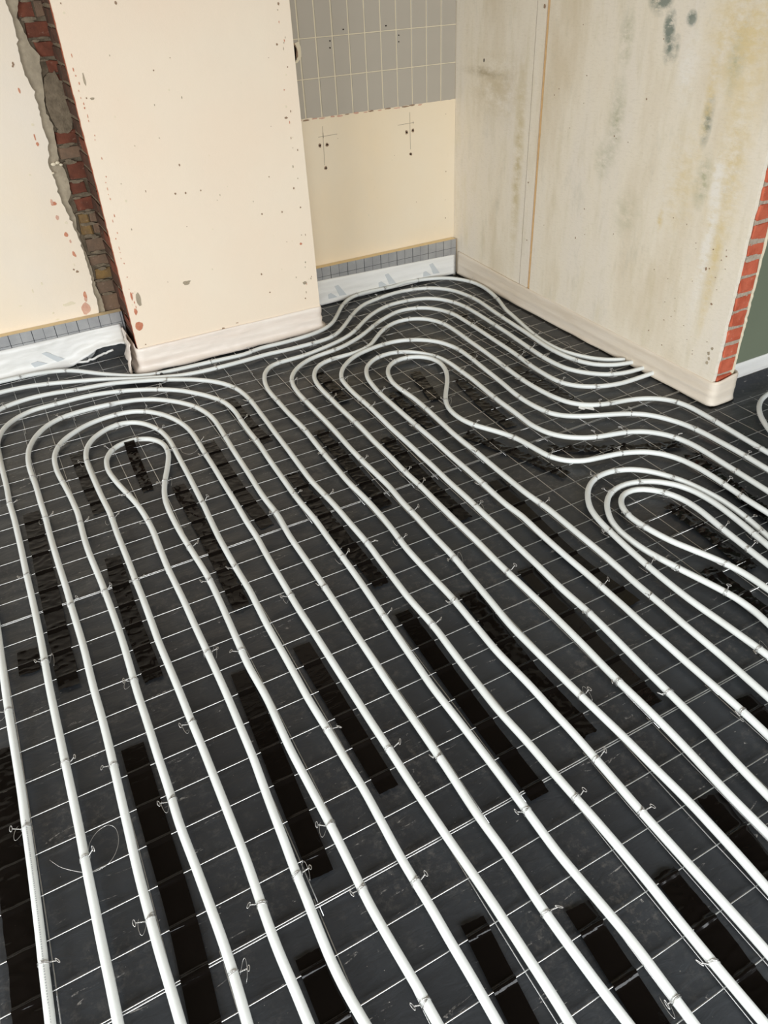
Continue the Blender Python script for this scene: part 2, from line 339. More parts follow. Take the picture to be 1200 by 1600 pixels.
CH = [(1.374, 1.393), (1.349, 1.255), (1.386, 1.171), (1.376, 1.143), (1.361, 1.024), (1.355, .982), (1.376, .901), (1.356, .692), (1.379, .604), (1.362, .44), (1.286, .599), (1.188, .606), (.538, 1.443), (.541, 1.414), (.732, 1.433), (.823, 1.208), (.869, 1.136), (.547, 1.14),
      (.854, .86), (1.047, .745), (.926, .747), (.858, .747), (.814, .751), (.604, .754), (.527, .322), (.55, .376), (.787, .37), (1.146, .337), (1.25, .34), (1.385, .264), (1.356, .173), (1.176, .242), (.915, .406), (.543, .130)]
for i, (x, zz) in enumerate(CH):
    s = rnd(.0022, .0042); patch(mb, fn, x, zz, s, s * rnd(.8, 1.6), i + 50, random.choice([3, 3, 2]))
for i, (x, zz, ra, rz, mi) in enumerate([(.535, .222, .0165, .021, 1), (.918, .118, .006, .006, 3), (.787, .37, .018, .010, 4), (.568, 1.136, .009, .004, 4), (.56, .34, .01, .03, 4), (1.355, .982, .008, .004, 3), (1.362, .44, .006, .005, 1), (1.362, .25, .01, .008, 4), (.99, .13, .007, .002, 3), (.533, .36, .004, .02, 1), (.535, .29, .007, .015, 1), (.555, 1.2, .004, .02, 4)]):
    patch(mb, fn, x, zz, ra, rz, i + 90, mi)
for k in range(46): # broken speckle line along the left edge
    zz = .31 + k * .022 + rnd(-.006, .006)
    if rnd(0, 1) < .72: patch(mb, fn, .538 + .008 * math.sin(zz * 9) + rnd(-.006, .006), zz, rnd(.001, .0022), rnd(.002, .007), k, 1)
for k in range(22): patch(mb, fn, rnd(1.36, 1.40), rnd(.15, 1.4), rnd(.001, .0025), rnd(.002, .006), k + 300, random.choice([1, 4, 3]))
for k in range(26): patch(mb, fn, rnd(.6, 1.34), rnd(.15, 1.4), rnd(.0008, .002), rnd(.001, .005), k + 340, random.choice([3, 4, 2]))
tag(mb.build('plaster_chip', [M['pink'], M['chipred'], M['grout'], M['rust'], M['base_coat']], wc, fix=True), 'chips, specks and old nail holes in the plaster', kind='stuff')

# alcove back wall
b = MB(); b.box(1.43, 3.79, -.02, 2.62, 3.95, CEIL); wa = tag(b.build('wall_back_alcove', M['grout']), kind='structure')
ft = lambda x: .908 + .003 * nz(x * 40, 6) + .002 * nz(x * 130, 2) + .003 * (x < 1.62)
n = 60; top = [(2.449 - (2.449 - 1.4305) * i / n, ft(2.449 - (2.449 - 1.4305) * i / n)) for i in range(n + 1)]
b = MB(); b.poly([(1.4305, 0), (2.449, 0)] + top, XZ(3.775), 0, .0155, 0, 1); b.build('plaster_skin', [M['plaster_alcove'], M['pink']], wa, fix=True)
b = MB(); b.box(1.4305, 3.7795, .90, 2.449, 3.7905, CEIL); b.build('grout_bed', M['grout'], wa)
tx = [1.4305] + [1.508 + .0853 * k for k in range(11)] + [2.449]
tx = [1.4305, 1.508] + [1.593 + .0853 * k for k in range(10)] + [2.4495]
zr = [.912, 1.0745, 1.2385, 1.402, 1.566, 1.73, 1.894, 2.058, 2.222, 2.386, 2.55]
pool = {}
for r_ in range(len(zr) - 1):
    for k in range(len(tx) - 1):
        x0, x1 = tx[k] + .0035, tx[k + 1] - .0035; z0, z1 = zr[r_] + .0022, zr[r_ + 1] - .0022
        if k == 0: x0 = 1.4315
        if k == len(tx) - 2: x1 = 2.4462
        if r_ == 0: z0 = .906
        key = (round(x1 - x0, 4), round(z1 - z0, 4))
        if key not in pool:
            bm = bmesh.new(); bmesh.ops.create_cube(bm, size=1)
            for v in bm.verts: v.co = Vector((v.co.x * key[0], v.co.y * .006, v.co.z * key[1]))
            bmesh.ops.bevel(bm, geom=[e for e in bm.edges if all(v.co.y < 0 for v in e.verts)], offset=.0012, segments=1, affect='EDGES')
            me = bpy.data.meshes.new('wall_tile'); bm.to_mesh(me); bm.free(); me.materials.append(M['tile']); pool[key] = me
        o = link(bpy.data.objects.new('wall_tile', pool[key]), wa); o.location = ((x0 + x1) / 2, 3.7785 + rnd(-.0004, .0004), (z0 + z1) / 2)
def drill(parent, x, y, zz, r, rim=.0):
    mb = MB()
    if rim: patch(mb, XZ(y), x, zz, r + rim, r + rim * 1.1, x * 50, 1, .0016)
    patch(mb, XZ(y), x, zz, r, r, x * 90, 0, .0022); mb.build('drill_hole', [M['hole'], M['rust']], parent, fix=True)
for x, zz in [(1.653, .784), (1.692, .783), (1.675, .677), (2.15, .784), (2.187, .789), (2.172, .677)]: drill(wa, x, 3.775, zz, .0042, .0042)
for x, zz in [(1.821, 1.26), (2.048, 1.259), (1.748, 1.22), (1.746, 1.192), (2.117, 1.216), (2.116, 1.189)]: drill(wa, x, 3.7755, zz, .0032)
mb = MB()
def seg(a0, z0, a1, z1, w_=.0009, y=3.775):
    d = Vector((a1 - a0, z1 - z0)).normalized(); n_ = Vector((-d.y, d.x)) * w_
    mb.poly([(a0 - n_.x, z0 - n_.y), (a1 - n_.x, z1 - n_.y), (a1 + n_.x, z1 + n_.y), (a0 + n_.x, z0 + n_.y)], XZ(y), -.0006, .0003)
seg(1.675, .868, 1.67, .69); seg(1.648, .822, 1.752, .824); seg(2.171, .875, 2.171, .70); seg(2.098, .823, 2.195, .825); seg(2.19, .818, 2.19, .832); seg(1.675, .815, 1.675, .84, .0016)
tag(mb.build('pencil_mark', M['pencil'], wa, fix=True), 'pencil cross lines above the plug holes')
mb = MB()
for k in range(16): patch(mb, XZ(3.775), rnd(1.5, 2.4), rnd(.25, .86), rnd(.001, .003), rnd(.001, .004), k + 500, random.choice([0, 1]))
for k in range(16): patch(mb, XZ(3.774), 1.55 + k * .045 + rnd(-.01, .01), .9045 + rnd(-.002, .002), rnd(.01, .02), rnd(.002, .0045), k + 520, random.choice([1, 2, 2]))
tag(mb.build('plaster_chip', [M['grout'], M['rust'], M['pink']], wa, fix=True), 'pinkish chips along the bottom of the tiles', kind='stuff')
mb = MB(); patch(mb, XZ(3.7745), 1.563, 1.188, .034, .045, 5, 1, .004); patch(mb, XZ(3.7745), 1.557, 1.188, .022, .036, 8, 2, .006); patch(mb, XZ(3.7745), 1.553, 1.188, .018, .031, 9, 0, .008)
tag(mb.build('broken_hole', [M['hole'], M['grout'], M['rust']], wa, fix=True), 'black broken hole with chipped rim beside the chimney corner')

# right wall: built in a local frame, very slightly turned
wr = empty('wall_right', (2.4495, 3.775, 0)); wr.rotation_euler = (0, 0, -math.radians(.80)); tag(wr, kind='structure')
Y = lambda y: 3.775 - y
def slab(name, mat, u0, u1, n0, n1, z0=0, z1=CEIL, parent=wr):
    mb = MB(); mb.poly([(u0, z0), (u1, z0), (u1, z1), (u0, z1)], lambda a, z, t: lw(a, t, z), n0, n1); return mb.build(name, mat, parent, fix=True)
slab('masonry_core', M['mortar_pale'], 0, Y(1.818), -.095, -.012)
slab('back_panel', M['right_back'], -.01, Y(3.128), -.014, .0)
slab('post_patch', M['right_back'], Y(3.122), Y(3.058), -.014, .001)
mb = MB(); e0 = [(Y(3.054) + .0015 * nz(zz * 30, 4), zz) for zz in [i * .02 for i in range(131)]]; e1 = [(Y(3.036) + .0028 * nz(zz * 24, 9) + .002 * nz(zz * 90, 1), zz) for zz in [i * .02 for i in range(131)]]
mb.poly(e0 + e1[::-1], lambda a, z, t: lw(a, t, z), -.014, -.002); tag(mb.build('wood_edge', M['wood'], wr, fix=True), 'orange raw wood edge in a groove of the plaster')
ge = lambda z: Y(1.814) + .004 * nz(z * 16, 3) + .003 * nz(z * 60, 8)
mb = MB(); mb.poly([(Y(3.033) + .0015 * nz(zz * 40, 2), zz) for zz in [CEIL - i * .02 for i in range(131)]] + [(a, z) for a, z in rag(0, CEIL, ge, .012)], lambda a, z, t: lw(a, t, z), -.014, .004); mb.build('plaster_skin', M['right'], wr, fix=True)
mb = MB(); mb.poly([(Y(2.3), 0)] + [(a, z) for a, z in rag(0, CEIL, lambda z: Y(1.812) + .003 * nz(z * 20, 13) + .004 * nz(z * 70, 18), .012)] + [(Y(2.3), CEIL)], lambda a, z, t: lw(a, t, z), -.108, -.094); tag(mb.build('plaster_far_skin', M['grout'], wr, fix=True), 'white plaster skin on the far side of the brick end')
EB = [(.134, .192), (.204, .253), (.268, .316), (.330, .385), (.394, .449), (.465, .518), (.529, .583), (.600, .643), (.660, .714), (.727, .781), (.793, .842), (.855, .905)]
z = .92
while z < CEIL - .07: EB.append((z, z + .052)); z += .0645
z = .005; EB.append((.07, .122)); EB.append((.006, .058))
for i, (z0, z1) in enumerate(EB):
    r = random.Random(i); bm = bmesh.new(); bmesh.ops.create_cube(bm, size=1); bmesh.ops.bevel(bm, geom=bm.edges[:], offset=.05, segments=1, affect='EDGES')
    na, nb_ = -.092, -.016 + r.uniform(-.004, .002)
    for v in bm.verts: v.co = lw(Y(1.862) + (v.co.y + .5) * .052 + r.uniform(-.003, .003), (na + nb_) / 2 + v.co.x * (nb_ - na) + r.uniform(-.003, .003), (z0 + z1) / 2 + v.co.z * (z1 - z0) + r.uniform(-.004, .004))
    me = bpy.data.meshes.new('brick'); bm.to_mesh(me); bm.free(); me.materials.append(M['brick_orange']); link(bpy.data.objects.new('brick', me), wr)
mb = MB(); FR = lambda a, z, t: lw(a, .004 + t, z)
for i, (y, zz, ra, rz, mi) in enumerate([(3.07, 1.33, .006, .008, 1), (3.10, .62, .003, .003, 1), (3.08, .35, .003, .003, 1), (2.4, 1.05, .003, .004, 1), (1.96, .52, .004, .006, 1), (1.9, .4, .005, .004, 1), (2.55, .9, .003, .003, 1), (2.72, .45, .003, .005, 1)]): patch(mb, FR, Y(y), zz, ra, rz, i + 60, mi, -.0012)
for k in range(40): patch(mb, FR, Y(rnd(1.86, 2.2)), rnd(.15, .85), rnd(.001, .003), rnd(.001, .003), k + 600, random.choice([0, 1, 1]), -.0012)
for k in range(30): patch(mb, FR, Y(rnd(2.2, 3.0)), rnd(.15, 1.3), rnd(.001, .0025), rnd(.001, .003), k + 700, random.choice([0, 1]), -.0012)
for (y, zz) in [(1.86, .17), (1.855, .19), (1.862, .21), (1.85, .235)]: patch(mb, FR, Y(y), zz, .006, .007, y * 99 + zz * 70, 2, -.0015)
tag(mb.build('plaster_chip', [M['grout'], M['rust'], M['base_coat']], wr, fix=True), 'small pits in the plaster', kind='stuff')
mb = MB(); FB = lambda a, z, t: lw(a, t, z)
patch(mb, FB, Y(3.52), 1.10, .004, .008, 3, 0, -.001); tag(mb.build('nail_hole', M['hole'], wr, fix=True))
mb = MB(); ES = sorted(EB)
for i in range(2, len(ES) - 1):
    za, zb = ES[i][1], ES[i + 1][0]; n = 16; lo, hi = [], []
    for k in range(n + 1):
        a = -.0905 + .073 * k / n; g = .5 + .5 * nz(k * .22, i * 3.3); lo.append((a, za - .001 - .007 * g)); hi.append((a, zb + .001 + .016 * max(0, nz(k * .25, i * 5.1, 4) + .15)))
    mb.poly(lo + hi[::-1], lambda a, z, t: lw(Y(1.8125) + .0018 * nz(a * 120, z * 120) - t, a, z), 0, .02)
tag(mb.build('mortar_smear', M['mortar_pale'], wr, fix=True), 'beige mortar smeared over the brick ends', kind='stuff')
# green wall beyond the brick end
b = MB(); b.box(2.552, 1.878, -.02, 4.4, 1.98, CEIL); tag(b.build('wall_right_green', M['paint_green']), kind='structure')

# ------------------------------------------------------------------ insulation boards at the foot of the back walls
def board(label, x0, x1):
    e = empty('insulation_board', ((x0 + x1) / 2, 3.75, 0)); tag(e, label, 'insulation board')
    def loc(o): o.matrix_parent_inverse = Matrix.Translation(-e.location); return o
    mb = MB(); mb.box(x0, 3.7315, -.01, x1, 3.7725, .1985); loc(mb.build('foam_core', M['foam_edge'], e))
    mb = MB(); mb.box(x0, 3.7300, -.008, x1, 3.7313, .1990); loc(mb.build('foil_face', M['foil'], e))
board('grey gridded foil insulation board under the niche wall, left of the chimney breast', -2.2, .516)
board('grey gridded foil insulation board under the tiled alcove, right of the chimney breast', 1.432, 2.436)

# ------------------------------------------------------------------ edge strips (foam upstand with film skirt)
def strip(label, path, hfn, mat, lift=None, skirt=.012, wr_=.0015, name='edge_insulation_strip', seed=0, zn=14, thick=.006, round_=3, crease=True):
    """path: list of (x,y); outward is to the right of the direction of travel"""
    P = [Vector(p) for p in path]; Q = []
    for a, c_ in zip(P, P[1:]):
        n_ = max(1, int((c_ - a).length / .012)); Q += [a.lerp(c_, i / n_) for i in range(n_)]
    Q.append(P[-1]); S = [q.copy() for q in Q]
    for _ in range(round_): S = [S[0]] + [(S[i - 1] + S[i] * 2 + S[i + 1]) / 4 for i in range(1, len(S) - 1)] + [S[-1]]
    v = []; f = []; s = 0
    for i, q in enumerate(S):
        t_ = (S[min(i + 1, len(S) - 1)] - S[max(i - 1, 0)]).normalized(); o_ = Vector((t_.y, -t_.x))
        if i: s += (S[i] - S[i - 1]).length
        h = hfn(s) + .0012 * nz(s * 12, seed); lf = lift(s) if lift else 0
        for k in range(zn + 1):
            w_ = k / zn; z = lf + .003 + (h - lf - .003) * w_
            off = thick + wr_ * (nz(s * 7, z * 45, seed) + .6 * nz(s * 25, z * 110, seed + 3))
            if crease: off += .0028 * math.exp(-((w_ - .46) / .05) ** 2)
            off += skirt * max(0, 1 - w_ / .22) ** 2 * (1 + .5 * nz(s * 9, seed + 5))
            if k == zn: off -= .003
            v.append((q.x + o_.x * off, q.y + o_.y * off, z))
        v.append((q.x, q.y, h)); v.append((q.x, q.y, lf + .002))
    R = zn + 3
    for i in range(len(S) - 1):
        for k in range(zn + 1): f.append((i * R + k, i * R + k + 1, (i + 1) * R + k + 1, (i + 1) * R + k))
        f.append((i * R + zn + 1, i * R + zn + 2, (i + 1) * R + zn + 2, (i + 1) * R + zn + 1)); f.append((i * R + zn + 2, i * R, (i + 1) * R, (i + 1) * R + zn + 2))
    f.append(tuple(range(R))[::-1]); f.append(tuple((len(S) - 1) * R + k for k in range(R)))
    o = obj(name, v, f, mat, None, True); bm = bmesh.new(); bm.from_mesh(o.data); bmesh.ops.recalc_face_normals(bm, faces=bm.faces); bm.to_mesh(o.data); bm.free()
    for p_ in o.data.polygons:
        if len(p_.vertices) > 6: p_.use_smooth = False
    return tag(o, label, 'edge strip')
def interp2(pts): return lambda s: interp(pts, s)
st = strip('white foam edge strip with printed marks along the foot of the tiled alcove', [(1.445, 3.7285), (2.425, 3.7285)], lambda s: .137 - .025 * s, M['foam_white'], seed=1, skirt=.008)
FS = XZ(3.722)
for sx_ in (0, .313, .605): # slanted bars in pairs printed on the foam
    x = 1.66 + sx_; mb = MB()
    mb.poly([(x - .013, .088), (x + .008, .092), (x + .055, .026), (x + .012, .030)], FS, -.0025, .003); mb.build('printed_mark', M['blueprint'], st, fix=True); mb = MB()
    mb.poly([(x - .055, .052), (x - .038, .056), (x - .002, .026), (x - .055, .026)], FS, -.0025, .003); mb.build('printed_mark', M['blueprint'], st, fix=True)
st = strip('wrinkled white film edge strip along the niche foot, left of the chimney breast', [(-2.2, 3.7285), (.492, 3.7285)], lambda s: .139 + (.010 * max(0, s - 2.2)), M['foam_white'],
      lift=lambda s: .0 if s < 2.42 else min(.055, (s - 2.42) * .42) + .006 * nz(s * 40, 3), skirt=.034, wr_=.0058, seed=2, thick=.010)
mb = MB(); mb.poly([(.11, .086), (.13, .09), (.20, .036), (.165, .030)], XZ(3.7165), -.002, .006); mb.build('printed_mark', M['blueprint'], st, fix=True); mb = MB(); mb.poly([(.05, .05), (.08, .056), (.12, .034), (.06, .03)], XZ(3.7150), -.002, .006); mb.build('printed_mark', M['blueprint'], st, fix=True)
strip('shiny cream film edge strip wrapped round the foot of the chimney breast', [(.4985, 3.720), (.4985, 3.433), (1.434, 3.433), (1.434, 3.72)], lambda s: .117 + .012 * (s < .25), M['foam_cream'], skirt=.024, wr_=.0034, seed=3, thick=.006, round_=2)
strip('long pale foam edge strip along the patchy right wall and round its brick end', [(2.4465, 3.716), (2.4205, 1.800), (2.548, 1.800), (2.549, 1.872)], interp2([(0, .130), (.5, .115), (1.9, .103), (2.0, .120), (2.2, .122)]), M['foam_right'], skirt=.006, wr_=.001, seed=4, thick=.007)
strip('grey white foam edge strip under the green wall behind the brick end', [(2.563, 1.8775), (4.3, 1.8775)], lambda s: .104, M['foam_white'], skirt=.004, wr_=.0008, seed=5)
# torn film standing in the corner between niche and chimney breast
mb = MB(); v = []; f = []; NU, NV = 22, 16
for i in range(NU + 1):
    for k in range(NV + 1):
        a = i / NU; z = .004 + .135 * (k / NV); wdt = .045 * (1 - .72 * k / NV)
        x = .490 - wdt * math.sin(a * math.pi * .5) - .006 * nz(a * 5, z * 40) ; y = 3.62 - a * .20 * (1 - .2 * k / NV) + .01 * nz(a * 6, z * 30, 4)
        x += .005 * math.sin(a * 22 + z * 60) * (1 - k / NV)
        v.append(Vector((min(x, .490), max(y, 3.42), z)))
for i in range(NU):
    for k in range(NV): f.append((i * (NV + 1) + k, (i + 1) * (NV + 1) + k, (i + 1) * (NV + 1) + k + 1, i * (NV + 1) + k + 1))
o = obj('film_scrap', v, f, M['foam_cream'], None, True); so = o.modifiers.new('s', 'SOLIDIFY'); so.thickness = .0012
tag(o, 'crumpled torn white film standing in the corner left of the chimney breast', 'plastic film')
# crumpled rolled film end below the niche strip
mb = MB()
mb.tube([(x, 3.697 - .012 * math.sin((x - .25) * 30) + .006 * nz(x * 70), .012 + .03 * max(0, (x - .3)) * 4 + .006 * nz(x * 60, 4)) for x in [.20 + .012 * i for i in range(20)]], .0055, 7)
tag(mb.build('film_roll', M['foam_white'], smooth=True), 'rolled up ragged white film edge over dark sheet in the niche', 'plastic film')

# ------------------------------------------------------------------ black sheet on the floor
def film_z(x, y):
    far = min(1, max(0, (y - 1.1) / 1.2)); left = min(1, max(0, (1.6 - x) / .8)) * .6 + .4
    a = .0046 * far * left + .0010
    u = x * .8 + y * .35
    r1 = 1 - abs(noise.noise(Vector((x * 3.1 + 2 * nz(x * 2, y * 2, 5), y * 8.5, 1.7)))) * 2.4
    r2 = 1 - abs(noise.noise(Vector((u * 9, y * 17, 7.7)))) * 2.2
    z = -.0065 + a * (.95 * max(r1, -.3) + .55 * max(r2, -.3)) + a * .5 * nz(x * 14, y * 14)
    z = min(z, -.0006)
    for (cond, d) in ((x > 2.56 and y > 1.7, 1.872 - y), (x < .49 and x > .30 and y > 3.6, (3.728 - y) + max(0, .36 - x))):
        if cond and d < .06: z = max(z, (.06 - d) ** 2 / .06 * .8)
    return z
STEP = .0125; x0, x1, y0, y1 = -1.5, 3.9, -.7, 3.728
nx, ny = int((x1 - x0) / STEP), int((y1 - y0) / STEP); v = []; f = []; idx = {}
def inside(x, y):
    if y > 3.434 and .499 < x < 1.434: return False
    if x > 2.425 and y > 1.80 and x < 2.55: return False
    if x >= 2.55 and y > 1.874: return False
    if x > 2.444 and y > 1.80 and x < 2.55: return False
    return True
for j in range(ny + 1):
    for i in range(nx + 1):
        x, y = x0 + (x1 - x0) * i / nx, y0 + (y1 - y0) * j / ny
        if inside(x, y):
            idx[(i, j)] = len(v); coarse = x < -.6 or x > 2.9 or y < .2
            v.append((x, y, -.0045 if coarse else film_z(x, y)))
for j in range(ny):
    for i in range(nx):
        q = [idx.get(k) for k in ((i, j), (i + 1, j), (i + 1, j + 1), (i, j + 1))]
        if None not in q: f.append(tuple(q))
tag(obj('floor_sheet', v, f, M['sheet'], None, True), 'creased dusty black plastic sheet spread over the whole floor under the wire mesh', 'plastic sheet')

# ------------------------------------------------------------------ welded mesh mats
XS = [-1.4 + .1 * k for k in range(52)]
DRIFT = [(.0, -.032), (.5, -.024), (.8, -.014), (1.0, -.008), (1.5, 0), (2.0, .003), (2.35, .020), (2.9, .024), (3.3, .034), (3.7, .036)]
def wire(parent, pts, r=.00145):
    mb = MB(); mb.tube(pts, r, 5); return mb.build('mesh_wire', M['wire'], parent, True)
def run(p, q, n, z, seed, amp=.0012):
    return [(p[0] + (q[0] - p[0]) * i / n + amp * nz(i * .7, seed), p[1] + (q[1] - p[1]) * i / n + amp * nz(i * .9, seed, 4), z + .0005 * nz(i * 1.1, seed, 8)) for i in range(n + 1)]
def mat(label, xa, xb, ya, yb, dy=0, dz=0):
    e = empty('wire_mesh_mat', ((xa + xb) / 2, (ya + yb) / 2, 0)); tag(e, label, 'wire mesh', 'welded mesh mats on the floor')
    made = []
    def spans(x, y):  # is this point open floor?
        if y > 3.42 and .485 < x < 1.448: return False
        if y > 1.775 and 2.405 < x: return False
        if x > 2.40 and y > 1.775: return False
        return y < 3.70
    k = 0
    for x in XS:
        if not (xa - .01 <= x <= xb + .01): continue
        lo, hi = ya - .02, yb + .02
        if .485 < x < 1.448: hi = min(hi, 3.415)
        if x > 2.40: hi = min(hi, 1.77)
        hi = min(hi, 3.70)
        if hi - lo > .05: made.append(wire(e, [(px_ + dy + interp(DRIFT, py_) + (.012 if x > 1.75 and py_ < 2.5 else 0), py_, pz_) for px_, py_, pz_ in run((x, lo), (x, hi), 8, .0016 + dz, x * 31 + ya)]))
    y = .754 + .1 * round((ya - .754) / .1)
    while y <= yb + .001:
        segs = []; a = xa - .025; s0 = None; x = a
        while x <= xb + .03:
            ok = spans(x, y)
            if ok and s0 is None: s0 = x
            if (not ok or x + .005 > xb + .03) and s0 is not None: segs.append((s0, x)); s0 = None
            x += .005
        for s, t_ in segs:
            if t_ - s > .06: made.append(wire(e, run((s, y + dy), (t_, y + dy), 14, .0044 + dz, y * 17 + s)))
        y += .1
    for o in made: o.matrix_parent_inverse = Matrix.Translation(-e.location)
rows = [(-.446, .754, 0, 0, 'nearest the viewer'), (.754, 1.954, .0052, .0006, 'in the front middle of the floor'), (1.954, 3.144, 0, 0, 'in the middle distance'), (3.144, 3.69, .0052, .0006, 'at the back by the walls')]
for ya, yb, dy, dz, t_ in rows:
    if ya > 3: tag_l, tag_r = 'mesh mat at the back by the niche and the chimney breast foot', 'mesh mat at the back, inside the tiled alcove'
    mat('galvanised welded wire mesh mat %s, left part' % t_, -1.42, 1.68, ya, yb, dy, dz)
    mat('galvanised welded wire mesh mat %s, right part' % t_, 1.68, 3.68 if ya < 1.9 else 2.40, ya, yb, dy - .004, dz)

